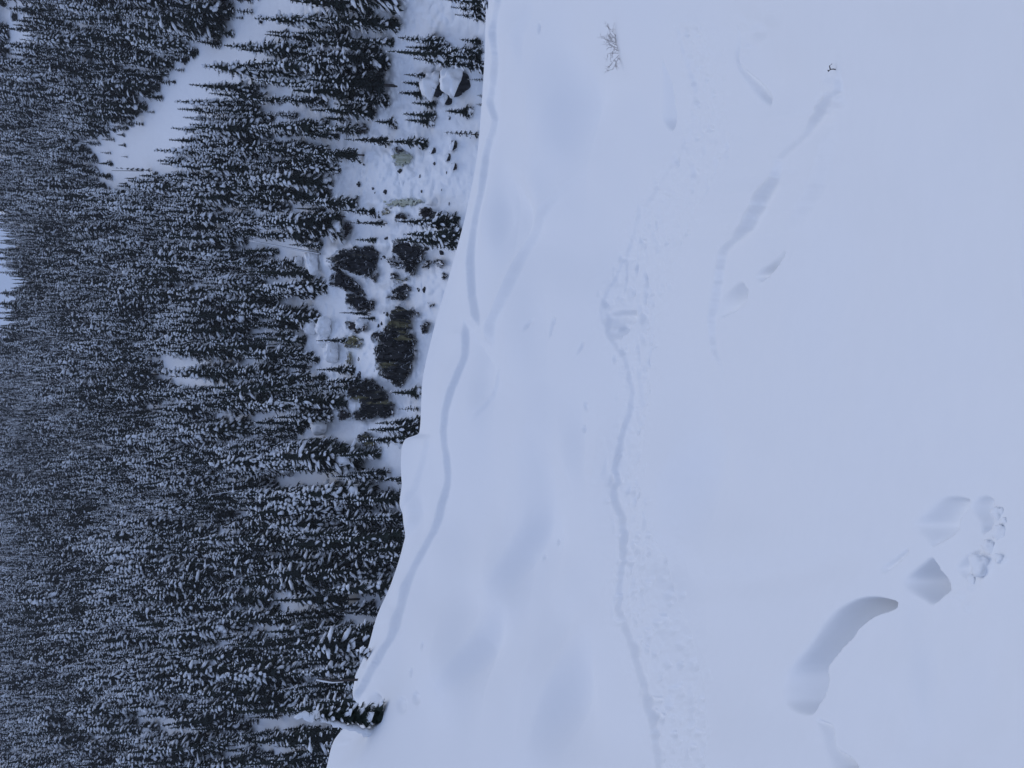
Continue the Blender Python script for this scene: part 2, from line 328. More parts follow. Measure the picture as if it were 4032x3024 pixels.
def slope_disp(X, Y, r):
    """relief of the snow slope in metres for photo-space positions of the bare slope"""
    z = np.zeros(X.shape)
    xc = smooth_crest(Y)
    lip = (xc - pchip(np.clip(Y, CRY[0] + 1, CRY[-1] - 1), CRY, CRX)) / 3.9375 / F_PX * r          # mounds and pillows that shape the crest
    z += lip * np.clip(1 - (X - xc) / np.where(lip > 0.15, 110, 60), 0, 1) ** 2
    fade = np.clip((X - xc) / 120, 0, 1)
    PX, PY = X / 1.8228, Y / 1.8228
    for cx, cy, wx, wy, a in ROLLS:
        t = (cx - PX) / wx
        z += 3.2 * a * r * 0.5 * np.tanh(2 * t) * np.exp(-((PY - cy) / wy) ** 2) * np.exp(-np.maximum(0, np.abs(t) - 0.8) / 1.3) * fade
    z += fade * r * (0.016 * fbm(X / 260, Y / 330, 3, 2) + 0.02 * fbm(X / 420, Y / 520, 4, 1))
    wob = 5 * fbm(X / 40 * 0 + 3.3, Y / 26, 9, 3)
    for line, h, y0, y1 in ((CROWN_A, .30, -9e9, 1276), (CROWN_B, .29, 1240, 2749)):
        lx = np.interp(Y, [p[1] for p in line], [p[0] for p in line]) + 13 + wob
        s = sstep((lx - X) / 7.0 + 0.5)
        up = np.clip((X - xc) / np.maximum(lx - xc, 20), 0, 1)
        hh = h * (1 + 0.5 * vn(Y / 70, Y * 0, 8))
        if y1 < 5000: hh = hh * sstep((y1 + 25 - Y) / 60)
        if y0 > 0: hh = hh * sstep((Y - y0) / 80)
        z += hh * s * sstep(up * 1.1)
    # second, softer fracture band below the crown
    for line, h, w in (([(2290, 600), (2272, 656), (2230, 720), (2168, 815), (2120, 900), (2071, 1000), (2050, 1100), (2017, 1217), (1981, 1271), (1972, 1375)], .32, 26),
                       ([(1872, 1271), (1890, 1310), (1925, 1390), (1972, 1466)], -.12, 14), ([(2017, 1425), (1975, 1466), (1949, 1556), (1890, 1669)], .10, 12),
                       ([(1705, 1690), (1700, 1760), (1655, 1920), (1620, 2000), (1598, 2040)], .12, 14), ([(2290, 180), (2262, 300), (2240, 430), (2215, 560), (2225, 680)], .42, 90), ([(2020, 640), (2045, 760), (2060, 880), (2030, 1000), (1980, 1100)], .40, 60),
                       ([(2100, 1900), (2085, 2010), (2045, 2120), (1990, 2260), (1930, 2400)], .40, 55), ([(1960, 2330), (1925, 2420), (1880, 2520), (1830, 2640), (1760, 2760)], .45, 60),
                       ([(2720, 1500), (2730, 1700), (2700, 1900), (2690, 2100), (2720, 2250)], .30, 110), ([(2320, 2350), (2290, 2500), (2230, 2700), (2180, 2900), (2150, 3100)], .35, 90), ([(2240, 1480), (2230, 1600), (2250, 1800), (2300, 2000)], .25, 80),
                       ([(1640, 1900), (1650, 1980), (1640, 2060), (1600, 2120)], .25, 30), ([(2110, -60), (2090, 60), (2070, 150), (2100, 300)], .25, 40)):
        ys = np.array([p[1] for p in line]); xs = np.array([p[0] for p in line])
        lx = np.interp(Y, ys, xs) + (4 if w < 30 else 0) * fbm(Y / 20, Y * 0 + 1.7, 21, 2)
        lx = lx if w < 30 else pchip(np.clip(Y, ys[0], ys[-1]), ys.astype(float), xs.astype(float))
        L_ = (ys[-1] - ys[0]) * .5
        env = sstep((Y - ys[0]) / (L_ if w > 20 else 70)) * sstep((ys[-1] - Y) / (L_ if w > 30 else 70))
        t = (lx - X) / w
        z += h * env * ((1.15 * (sstep(t + 0.5) - 0.5) * np.exp(-np.maximum(0, np.abs(t) - 0.5) / 1.5)) if w > 30 else sstep(t + 0.5) * np.exp(-np.maximum(0, t - 0.5) / 2.2))
    dcr = segdist(X, Y, [(2650, 2230), (2720, 2300), (2900, 2285), (3105, 2253), (3346, 2195)])
    z -= 0.035 * (r / 4) * np.exp(-(dcr / 70) ** 2)
    # debris strip: a shallow scoured trough with crumbs in it
    d = segdist(X, Y, STRIP, True); ins = inpoly(X + 10 * fbm(X / 30, Y / 30, 31, 2), Y, STRIP)
    k = np.where(ins, sstep(d / 8), 0)
    lump = fbm(X / 26, Y / 46, 33, 3)
    z += k * np.interp(Y, [600, 1300, 1900], [.4, .5, 1]) * (-0.10 * (r / 12) - 0.2 * (r / 12) * np.clip(lump - 0.10, 0, 1) * (1 + 1.5 * np.exp(-((X - 2450) / 130) ** 2 - ((Y - 1230) / 220) ** 2))) 
    z += np.where(ins | (d < 120), 1, 0) * np.exp(-np.where(ins, 0, d) / 25) * (r / 12) * (0.032 * fbm(X / 12, Y / 18, 35, 2) - 0.42 * np.clip(vn(X / 20, Y / 34, 37) - 0.28, 0, 1))
    jx = X + 7 * fbm(X / 34, Y / 34, 41, 2); jy = Y + 7 * fbm(X / 34, Y / 34, 43, 2)
    for poly, rim, dep, w in PITS:
        ys = [p[1] for p in poly]; xs_ = [p[0] for p in poly]
        sel = (Y > min(ys)) & (Y < max(ys)) & (X > min(xs_) - 15) & (X < max(xs_) + 15)
        if not sel.any(): continue
        yy, inv = np.unique(Y[sel], return_inverse=True)
        lo = np.full(yy.shape, 1e9); hi = np.full(yy.shape, -1e9); n = len(poly)
        for i in range(n):
            (ax, ay), (bx, by) = poly[i], poly[(i + 1) % n]
            if ay == by: continue
            k = (yy >= min(ay, by)) & (yy <= max(ay, by))
            xi = ax + (bx - ax) * (yy - ay) / (by - ay)
            lo = np.where(k, np.minimum(lo, xi), lo); hi = np.where(k, np.maximum(hi, xi), hi)
        # even out the far lip so the wall is one clean face; keep the near rim ragged
        m_ = min(25, (len(yy) // 3) * 2 + 1); n_ = min(9, (len(yy) // 3) * 2 + 1)
        if len(yy) > 6:
            kk = np.hanning(m_ + 2)[1:-1]; kk /= kk.sum()
            lo = np.convolve(np.pad(lo, m_ // 2, mode='reflect', reflect_type='odd'), kk, 'valid'); hi = np.convolve(np.pad(hi, n_ // 2, mode='edge'), np.ones(n_) / n_, 'valid')
        hi = hi + 5 * fbm(yy / 16, yy * 0 + dep * 50, 47, 3)
        wd = np.maximum(hi - lo, 1.0)
        endf = sstep(np.minimum(yy - min(ys), max(ys) - yy) / 22.0)
        t = (X[sel] - lo[inv]) / wd[inv]
        ext = wd[inv] / 3.9375 * r[sel] / F_PX / 0.5
        z[sel] -= np.where((t > 0) & (t < 1), np.maximum(np.minimum(.66, 5.5 * dep) * ext, 0.4 * dep) * sstep(t * 1.45) * endf[inv], 0)
    for mx_, my_, mr, mh in MOUNDS:
        d2 = ((jx - mx_) ** 2 + (jy - my_) ** 2) / mr ** 2
        z += 0.8 * mh * np.clip(1 - d2 * .7, 0, 1) ** 2
    # the slab scar: one continuous broken edge of changing height
    for line, hs, w in (([(3330, 200), (3300, 290), (3308, 357), (3231, 463), (3182, 540), (3100, 627), (3096, 700), (3060, 760), (3004, 897), (2960, 940), (2908, 985), (2880, 1060), (2855, 1147), (2826, 1254), (2822, 1330), (2832, 1380), (2860, 1440), (2880, 1520)], [0, .012, .03, .045, .022, .022, .06, .10, .095, .05, .07, .07, .075, .07, .05, .045, .02, 0], 12),
                        ([(3300, 480), (3288, 569), (3240, 723), (3163, 849), (3120, 930)], [0, .03, .04, .04, 0], 60)):
        ys = np.array([p[1] for p in line], float); xs = np.array([p[0] for p in line], float)
        lx = np.interp(Y, ys, xs) + 5 * fbm(Y / 14, Y * 0 + 4.2, 23, 3)
        hh = np.interp(Y, ys, hs, left=0, right=0)
        t = (lx - X) / w
        z += 1.3 * hh * sstep(t + 0.5) * np.exp(-np.maximum(0, t - 0.5) * w / 200)
    # hollow round the small fir on the crest
    wd = np.hypot((X - 1475) / 26, (Y - 2790) / 58)
    z -= 0.55 * sstep(1.25 - wd) * (X > 1400)
    # footprints and small sluffs on the upper slope
    for fx, fy, fr in ((1635, 2750, 16), (1700, 2540, 9), (1618, 2650, 10), (1575, 2780, 20), (2100, 2140, 7), (2057, 2200, 6), (2276, 1690, 9), (2425, 1415, 9), (2292, 1600, 10)):
        d2 = ((X - fx) / fr) ** 2 + ((Y - fy) / (fr * 1.6)) ** 2
        z -= 0.10 * (r / 25) * sstep(1.3 - d2)
    return z

def axis(parts):
    out = []
    for a, b_, st in parts: out += list(np.arange(a, b_, st))
    return np.array(out)
us = axis([(-1500, -300, 60), (-300, -40, 8), (-40, 808, 1.0), (808, 1070, 8), (1070, 2300, 60)])
NB = 560
tt = np.concatenate([np.linspace(0, 1, NB), ])
Y0 = (768.0 - us) * 3.9375
xcr = smooth_crest(Y0)
# rows: crest .. frame bottom, then down to the feet
rows_f = np.concatenate([np.linspace(0, 0.5, 470)[:-1], np.linspace(0.5, 1.0, 300)])
VS = []
for f in rows_f: VS.append((xcr + f * (4032 + 60 - xcr)) / 3.9375)
for v in [1045, 1056, 1075, 1100, 1140, 1200, 1300, 1450, 1700, 2100, 2800, 4200]: VS.append(np.full(us.shape, float(v)))
VS = np.array(VS); US = np.broadcast_to(us, VS.shape)
Xg, Yg = VS * 3.9375, (768.0 - US) * 3.9375
Rg = slope_r(Xg, Yg)
dx, dy, dz = ray(US, VS)
P = np.stack([dx * Rg, dy * Rg, EYE + dz * Rg], -1)
ed = np.clip((US + 300) / 250, 0, 1) * np.clip((1070 - US) / 250, 0, 1) * np.clip((1100 - VS) / 60, 0, 1)
DZ = slope_disp(Xg, Yg, Rg) * ed
def blur(A, ax, k):
    k = np.array(k, float); k /= k.sum(); n = len(k) // 2
    Q = np.pad(A, [(n, n) if i == ax else (0, 0) for i in range(2)], mode='edge')
    return sum(w * np.take(Q, range(i, i + A.shape[ax]), axis=ax) for i, w in enumerate(k))
DZ = blur(DZ, 1, [1, 2, 3, 2, 1])
P[..., 2] += DZ
# the far side of the crest falling away to the valley
back = []
c0 = P[0]; rc = np.hypot(c0[:, 0], c0[:, 1]); ux, uy = c0[:, 0] / rc, c0[:, 1] / rc; ec = (c0[:, 2] - EYE) / rc
for D in [150, 110, 75, 50, 32, 20, 12, 7, 4, 2.2, 1.2, .6, .25]:
    rr = rc + D; zz = EYE + rr * ec - 0.5 * D * (D / (D + 3.5)) - 0.0
    back.append(np.stack([ux * rr, uy * rr, zz], -1))
P = np.concatenate([np.array(back), P], 0)
fg = mesh_np("snow_slope", P.reshape(-1, 3), grid_faces(P.shape[1], P.shape[0])[:, ::-1], M_SNOW)
tag(fg, "smooth blue-white avalanche slope with fracture line, scooped slabs and debris trough", None, None, "structure")
def on_slope(X, Y):
    X = np.array([X], float); Y = np.array([Y], float); u, v = fp(X, Y)
    r = slope_r(X, Y); a, b_, c = ray(u, v)
    z = EYE + c * r + slope_disp(X, Y, r)
    return Vector((float((a * r)[0]), float((b_ * r)[0]), float(z[0]))), float(r[0])

# ------------------------------------------------------------------ mountainside
ROCKS = [  # polygon (photo pixels), material, label
    (c3([(540, 870), (640, 790), (760, 770), (900, 760), (1010, 740), (1060, 860), (1060, 1000), (1000, 1010), (960, 1100), (880, 1060), (780, 1040), (640, 960), (520, 900)]), M_ROCK, "broad dark upper crag right of the middle of the cliff band"),
    (c3([(640, 1020), (780, 1090), (860, 1180), (950, 1290), (840, 1290), (720, 1240), (650, 1180), (560, 1160), (550, 1080)]), M_ROCK, "slanting black slab in the upper tier of the cliff"),
    (c3([(720, 1260), (830, 1270), (1000, 1350), (1030, 1420), (990, 1450), (800, 1440), (720, 1380)]), M_ROCK, "blunt dark rock nose below the slanting black slab"),
    (c3([(1240, 690), (1380, 680), (1560, 780), (1620, 800), (1500, 880), (1480, 1000), (1400, 1090), (1360, 1000), (1330, 900), (1230, 830)]), M_ROCK, "dark hooked crag below the snow shelf, under the leaning firs"),
    (c3([(1150, 870), (1190, 870), (1340, 930), (1340, 990), (1220, 960)]), M_ROCK, "small dark wedge of rock in the snow beside the hooked crag"),
    (c3([(1550, 900), (1640, 910), (1630, 960), (1570, 980)]), M_ROCK, "small dark stone in the snow apron under the hooked crag"),
    (c3([(1690, 880), (1730, 890), (1790, 930), (1780, 975), (1720, 950)]), M_ROCK, "lowest lone dark stone in the snow apron below the cliff"),
    (c3([(1270, 420), (1310, 390), (1390, 400), (1390, 460), (1280, 480)]), M_ROCK_B, "little brown rock peeping from snow above the bushy firs"),
    (c3([(1530, 360), (1600, 300), (1680, 310), (1700, 370), (1690, 460), (1540, 450)]), M_ROCK_B, "dark brown crag beside the yellow ice seep"),
    (c3([(1780, 370), (1825, 380), (1825, 460), (1760, 440)]), M_ROCK_B, "short dark rock foot at the right end of the cliff"),
    (c3([(1215, 1180), (1300, 1155), (1380, 1150), (1460, 1200), (1380, 1240), (1220, 1260)]), M_ROCK, "dark ledge of rock in the middle tier left of the hooked crag"),
    (c3([(1170, 1300), (1240, 1290), (1300, 1250), (1380, 1280), (1370, 1320), (1200, 1330)]), M_ROCK, "thin dark ledge just above the largest crag"),
    (c3([(1185, 1050), (1300, 1030), (1310, 1080), (1190, 1100)]), M_ROCK, "small broken rock in the snow left of the hooked crag"),
    (c3([(1000, 1080), (1060, 1030), (1080, 1060), (1040, 1150)]), M_ROCK, "tiny dark rock at the foot of the broad upper crag"),
    (c4([(1200, 60), (1300, 0), (1400, 60), (1470, 40), (1480, 90), (1410, 140), (1450, 260), (1380, 300), (1460, 400), (1470, 560), (1430, 640), (1400, 780), (1340, 880), (1250, 890), (1180, 820), (1090, 760), (1080, 680), (1040, 720), (1050, 640), (1060, 560), (1040, 500), (1090, 420), (1080, 330), (1160, 260), (1200, 180)]), M_ROCK_Y, "largest crag of the cliff, black with ochre streaks"),
    (c4([(730, 180), (970, 180), (920, 260), (850, 320), (800, 300), (740, 260)]), M_ROCK_B, "brown rock face above the largest crag"),
    (c4([(710, 330), (830, 340), (850, 400), (800, 430), (890, 440), (880, 470), (720, 460)]), M_ROCK_O, "bright ochre rock patch above the largest crag"),
    (c4([(740, 520), (790, 510), (780, 640), (740, 640)]), M_ROCK_O, "narrow ochre rock strip between snow pillows"),
    (c4([(730, 860), (800, 840), (900, 830), (960, 810), (1080, 890), (1170, 950), (1220, 1040), (1240, 1200), (1180, 1230), (1000, 1230), (880, 1250), (760, 1270), (780, 1200), (870, 1150), (880, 1050), (740, 1030), (730, 960)]), M_ROCK_Y, "leftmost big crag of the cliff, dark with an ochre patch"),
    (c4([(1550, 190), (1620, 180), (1610, 300), (1550, 310)]), M_ROCK, "dark stone at the foot of the largest crag"),
    (c4([(830, 1400), (950, 1390), (1050, 1470), (1040, 1560), (930, 1550), (850, 1480)]), M_ROCK_Y, "grey streaked rock among firs left of the cliff"),
    (c4([(630, 1180), (700, 1200), (700, 1260), (640, 1250)]), M_ROCK_B, "small brown rock under a snow pillow left of the cliff"),
    (c3([(1760, 1050), (1800, 1020), (1810, 1110), (1770, 1090)]), M_ROCK, "sliver of rock beside the snow slope crest"),
    (c3([(1620, 1380), (1690, 1370), (1680, 1400), (1640, 1410)]), M_ROCK, "low dark stone right of the largest crag near the crest"),
    (c3([(540, 950), (650, 970), (720, 1050), (640, 1040), (560, 1000)]), M_ROCK, "jagged dark strip joining the broad crag and the slanting slab"),
    (c3([(700, 480), (760, 500), (770, 600), (720, 690), (680, 640)]), M_ROCK_B, "dark rock step behind firs above the cliff"),
    (c4([(60, 430), (210, 430), (215, 500), (80, 505)]), M_ROCK, "black rock hollow among firs left of the snow pillows"),
    (c4([(1380, 320), (1490, 310), (1470, 380), (1400, 365)]), M_ROCK, "small broken rock hanging at the largest crag's right side"),
    (c3([(1440, 1440), (1500, 1480), (1560, 1525), (1450, 1510)]), M_ROCK, "thin jagged rib at the top right of the largest crag"),
    (c4([(640, 1130), (760, 1140), (790, 1230), (700, 1250), (650, 1200)]), M_ROCK_B, "broken brown rock above the leftmost big crag"),
    (c4([(1160, 250), (1100, 300), (1060, 420), (1000, 360), (1040, 300)]), M_ROCK, "dark spur running up from the largest crag"),
    (c3([(1140, 280), (1250, 242), (1380, 236), (1500, 237), (1600, 270), (1500, 285), (1400, 300), (1290, 310), (1200, 320), (1160, 310)]), M_ICE, "yellowish frozen seep of ice curving over the cliff end"),
    (c3([(1080, 370), (1180, 350), (1200, 380), (1090, 400)]), M_ROCK_O, "small tan rock below the ice seep"),
    (c3([(1240, 1110), (1330, 1105), (1440, 1060), (1400, 1100), (1320, 1130), (1250, 1130)]), M_ROCK_O, "thin tan ledge under the hooked crag"),
    (c2([(890, 1110), (985, 1115), (1000, 1165), (960, 1170), (880, 1150)]), M_ROCK_B, "dark flat rock at the edge of the forest"),
    (c2([(1210, 1370), (1240, 1310), (1280, 1300), (1360, 1340), (1365, 1400), (1300, 1430), (1230, 1445)]), M_ICE, "greenish ice face on a rock below the lone double fir"),
    (c2([(1200, 1300), (1270, 1270), (1280, 1310), (1230, 1340)]), M_ROCK_B, "dark rock lip over the greenish ice face"),
]
mu = axis([(-520, 300, 5.0), (300, 780, 1.0), (780, 1300, 5.0)])
mv = axis([(-60, 270, 4.0), (270, 500, 0.8), (500, 590, 5.0)])
RIDGE_U = np.array([-600, 0, 200, 330, 395, 410, 430, 445, 475, 500, 515, 535, 555, 640, 700, 768, 1300]); RIDGE_V = np.array([-30, -14, -6, -2, 5, 9, 14, 30, 32, 26, 15, 15, 0, 0, -14, -30, -70.0])
def base_r(u, v):
    _, _, e = ray(u, v)
    s = 0.60 + 0.03 * np.sin(u / 110.0 + 1.0)
    r = (45 + 132.0) / (s + 0.085 - e) * 0.97
    r = r * (1 + 0.03 * np.sin(u / 95.0 + 0.6) + 0.02 * np.sin(u / 41.0 + v / 120.0))
    return r
MV, MU = np.meshgrid(mv, mu, indexing='ij')
rm = base_r(MU, MV)
MX, MY = MV * 3.9375, (768 - MU) * 3.9375
jx = MX + 9 * fbm(MX / 22, MY / 22, 51, 3); jy = MY + 9 * fbm(MX / 22, MY / 22, 53, 3)
steep = np.zeros(MU.shape)
for poly, _, _ in ROCKS: steep = np.maximum(steep, inpoly(jx, jy, poly).astype(float))
z0, z1 = np.searchsorted(mv, 300), np.searchsorted(mv, 480)
wgt = 1 - 0.85 * steep[z0:z1]
# smooth weights sideways so neighbouring columns agree
fine = (mu > 300) & (mu < 780)
dr = -np.diff(rm[z0:z1 + 1], axis=0)          # range gain per row going up
g = dr * wgt[:, :]
tot = dr.sum(0) / g.sum(0)
g = g * tot
cum = np.cumsum(g[::-1], 0)[::-1]
rz = rm[z1] + cum
ker = np.exp(-np.linspace(-2, 2, 25) ** 2); ker /= ker.sum()
pad = np.pad(rz[:, fine], ((0, 0), (12, 12)), mode='edge')
rz2 = rz.copy(); rz2[:, fine] = sum(ker[i] * pad[:, i:i + fine.sum()] for i in range(25))
rm[z0:z1] = rz2
pil = np.clip((MU - 300) / 60, 0, 1) * np.clip((MV - 280) / 40, 0, 1)
relief = 1.6 * fbm(MU / 60, MV / 45, 61, 3) + pil * (1 - steep) * (3.6 * np.abs(fbm(MU / 18, MV / 11, 63, 3)) + 1.0 * fbm(MU / 7, MV / 5, 65, 2))
rm = rm - relief * (1 - 0.7 * np.clip((MV - 400) / 60, 0, 1))
def m_pts(u, v, r):
    a, b_, c = ray(u, v); return np.stack([a * r, b_ * r, EYE + c * r], -1)
MP = m_pts(MU, MV, rm)
def mount_r(u, v):
    """range of the mountainside along a pixel ray (bilinear lookup)"""
    u = np.asarray(u, float); v = np.asarray(v, float)
    i = np.clip(np.searchsorted(mv, v) - 1, 0, len(mv) - 2); j = np.clip(np.searchsorted(mu, u) - 1, 0, len(mu) - 2)
    a = np.clip((v - mv[i]) / (mv[i + 1] - mv[i]), 0, 1); b_ = np.clip((u - mu[j]) / (mu[j + 1] - mu[j]), 0, 1)
    return (rm[i, j] * (1 - a) + rm[i + 1, j] * a) * (1 - b_) + (rm[i, j + 1] * (1 - a) + rm[i + 1, j + 1] * a) * b_
# cut the ridge: rows above the skyline are bent down behind it
rv = np.interp(mu, RIDGE_U, RIDGE_V)
over = np.maximum(0, rv[None, :] - MV)
kidx = np.array([np.argmax(mv >= q) for q in rv])
cr = MP[kidx, np.arange(len(mu))]
cd = cr[:, :2] / np.linalg.norm(cr[:, :2], axis=1)[:, None]
beh = over > 0
D = over * 6.0
MP[..., 0] = np.where(beh, cr[None, :, 0] + cd[None, :, 0] * D, MP[..., 0])
MP[..., 1] = np.where(beh, cr[None, :, 1] + cd[None, :, 1] * D, MP[..., 1])
MP[..., 2] = np.where(beh, cr[None, :, 2] - 0.15 * D, MP[..., 2])
mo = mesh_np("mountainside", MP.reshape(-1, 3), grid_faces(len(mu), len(mv))[:, ::-1], M_SNOW_FAR)
tag(mo, "steep snow-covered mountainside across the valley", None, None, "structure")
def on_mount(X, Y):
    u, v = fp(X, Y); r = float(mount_r(u, v)); p = m_pts(u, v, r)
    return Vector(p), r

# ------------------------------------------------------------------ rock outcrops
def rock_patch(poly, mat, label, k):
    X = np.array([p[0] for p in poly]); Y = np.array([p[1] for p in poly])
    uu0, vv0 = fp(X, Y)
    u0, u1, v0, v1 = uu0.min() - 2, uu0.max() + 2, vv0.min() - 2, vv0.max() + 2
    st = 0.5
    ua = np.arange(u0, u1, st); va = np.arange(v0, v1, st)
    V, U = np.meshgrid(va, ua, indexing='ij')
    X, Y = V * 3.9375, (768 - U) * 3.9375
    jx = X + 14 * fbm(X / 24, Y / 24, 71 + k, 2) + 13 * fbm(X / 7, Y / 9, 171 + k, 2); jy = Y + 14 * fbm(X / 24, Y / 24, 73 + k, 2) + 13 * fbm(X / 7, Y / 9, 173 + k, 2)
    jx = jx + 22 * fbm(Y / 9, X / 60, 271 + k, 2)
    ins = inpoly(jx, jy, poly)
    d = segdist(jx, jy, poly, True) / 3.9375
    r = mount_r(U, V)
    # blocks: vertical joints and sloping beds, each block standing out by its own amount
    rs_ = np.random.default_rng(500 + k)
    nsd = max(3, int((u1 - u0) * (v1 - v0) / 22))
    best = np.full(U.shape, 1e9); out = np.zeros(U.shape)
    wu = U + 1.2 * fbm(U / 5, V / 7, 75 + k, 2); wv = V + 1.6 * fbm(U / 5, V / 7, 77 + k, 2)
    for _ in range(nsd):
        cu_, cv_ = rs_.uniform(u0, u1), rs_.uniform(v0, v1)
        dd = np.abs(wu - cu_) / 2.6 + np.abs(wv - cv_) / 6.0
        val = 1.0 + rs_.uniform(0, 1.6) + rs_.uniform(-.28, .28) * (wu - cu_) + rs_.uniform(-.05, .16) * (wv - cv_)
        out = np.where(dd < best, val, out); best = np.minimum(best, dd)
    out = 0.4 + sstep(d / 1.0) * (0.5 + np.clip(out, .2, 4.0) + 0.25 * fbm(U / 1.5, V / 5, 83 + k, 2))
    if mat is M_ICE: out = 0.4 + sstep(d / 2) * (0.8 + 0.6 * np.abs(fbm(U / 2.0, V / 14, 85, 3)))
    ring = ins & (d < 0.45)
    rr = np.where(ins, r - out, r + 1.5); rr = np.where(ring, r + 0.8, rr)
    Pp = m_pts(U, V, rr)
    nu = len(ua); Fq = grid_faces(nu, len(va))
    insf = ins.ravel()
    keep = insf[Fq].sum(1) >= 1
    Fq = Fq[keep]
    if len(Fq) == 0: return
    used = np.unique(Fq); mp = np.full(U.size, -1); mp[used] = np.arange(len(used))
    Vv = Pp.reshape(-1, 3)[used]
    c = Vv[np.argmin(Vv[:, 2])].copy()
    o = mesh_np("rock_outcrop" if mat is not M_ICE else "ice_seep", Vv - c, mp[Fq][:, ::-1], mat, smooth=False)
    o.location = c
    tag(o, label, "rock" if mat is not M_ICE else "ice", "rock faces of the cliff" if mat is not M_ICE else "frozen seeps on the cliff")
for k, (poly, mat, label) in enumerate(ROCKS): rock_patch(poly, mat, label, k)

# boulders with a thick snow cap
IV, IF = ico_sub(3)
def boulder(X, Y, wpx, hpx, label, k, snow=True, rockmat=None, show=0.25):
    p, r = on_mount(X, Y); p.z -= 0.3
    w = wpx / 3.9375 * r / F_PX / 2; h = hpx / 3.9375 * r / F_PX
    pillow = show < 0
    e = empty("snow_pillow" if pillow else "boulder", p)
    n = fbm(IV[:, 0] * 1.3 + k * 3.1, IV[:, 1] * 1.3 + IV[:, 2] * 1.7, 91 + k, 3)
    R_ = np.sign(IV) * np.abs(IV) ** 0.7
    V = R_ * (1 + 0.4 * n)[:, None] * np.array([w * .86, w * 0.8, h * 0.5]) * (1 if show > 0 else .8); V[:, 2] += h * 0.30
    V[:, 0] += w * (0.12 if show > 0 else 0)
    if not pillow: mesh_py("stone", V, IF, rockmat or M_ROCK, smooth=False, parent=e)
    if snow:
        n2 = fbm(IV[:, 0] * 2.1 + k * 1.7, IV[:, 1] * 2.1 + IV[:, 2] * 1.6, 95 + k, 3); w, h = (w * .8, h * .8) if pillow else (w, h)
        S_ = IV * (1 + 0.55 * n2)[:, None] * np.array([w * 1.08, w * 1.08, h * 0.55])
        lim = -h * (0.32 - show) + h * 0.12 * n2 - 0.25 * h * IV[:, 0] * (show > 0)
        S_[:, 2] = np.maximum(S_[:, 2], lim) + h * 0.45
        S_[:, 1] -= w * 0.15
        mesh_py("snow_cap", S_, IF, M_SNOW_TREE, parent=e)
    if pillow: tag(e, label, "snow pillow", "snow pillows about the cliff"); return
    tag(e, label, "boulder", "boulders on the open snow below the forest")
BO = [(1735, 345, 95, 75, "tall snow-domed boulder left of the dark-footed one"), (1825, 335, 110, 90, "big snow-capped boulder with a dark overhanging foot"),
      (1770, 395, 40, 40, "half-buried boulder below the pair of snow-domed boulders"), (1790, 575, 40, 24, "small stone poking out beside the thin lone fir"),
      (1768, 622, 30, 26, "little dark stone on the snow below the greenish ice"), (1790, 660, 34, 22, "pale grey stone lowest on the open snow"),
      (1708, 595, 26, 26, "tiny dark stone uphill of the little dark stone"), (1770, 465, 14, 14, "dot of dark rock under the bushy young fir"),
      (1030, 80, 28, 20, "dark boulder in the upper slide path"), (65, 65, 34, 22, "dark boulder near the ridge in the top clearing")]
for k, (X, Y, w, h, l) in enumerate(BO): boulder(X, Y, w, h, l, k, show=.12 if k < 2 else .25, rockmat=M_ROCK_B if k in (5,) else M_ROCK)
# snow pillows on buried rocks in the forest gaps
for k, (X, Y, w, h) in enumerate([(1250, 1030, 100, 60), (1300, 1290, 90, 70), (1345, 890, 60, 40), (1220, 920, 60, 40), (1285, 1660, 100, 80), (1240, 1290, 70, 60), (1330, 1390, 90, 70), (1290, 1340, 60, 50), (1190, 1030, 40, 40), (1445, 1275, 60, 60)]):
    boulder(X, Y, w, h, ["rounded snow pillow over rock above the broad upper crag", "rounded snow pillow left of the ochre rock patch", "snow pillow at the top right end of the cliff", "snow pillow in firs above the cliff's right end", "large snow pillow left of the leftmost crag",
        "snow pillow hollowed at its side above the brown face", "snow pillow beside the narrow ochre strip", "small snow pillow under the ochre patch", "small snow pillow highest above the broad crag", "snow pillow between the brown face and largest crag"][k], 20 + k, rockmat=M_ROCK_B, show=-0.12)

rs = random.Random(44)
for k in range(34):
    for _ in range(40):
        X, Y = rs.uniform(1380, 1830), rs.uniform(640, 1560)
        if X < 1830 - max(0, Y - 820) * 0.27 and not any(inpoly(np.array([X]), np.array([Y]), q[0])[0] for q in ROCKS): break
    p, r = on_mount(X, Y); w = rs.uniform(.25, .9)
    V, Fc = ico_sub(1); n = fbm(V[:, 0] * 2 + k, V[:, 1] * 2 + V[:, 2], 400 + k, 2)
    o = mesh_py("stone", V * (1 + .8 * n)[:, None] * np.array([w, w, w * rs.uniform(.5, 1.1)]), Fc, M_ROCK, smooth=False); o.location = p
    wh = "right of the cliff" if Y < 860 else "below the cliff" if X > 1560 else "between the cliff's rock tiers"
    tag(o, "small dark stone poking out of the snow " + wh, "stone", "small stones " + wh)
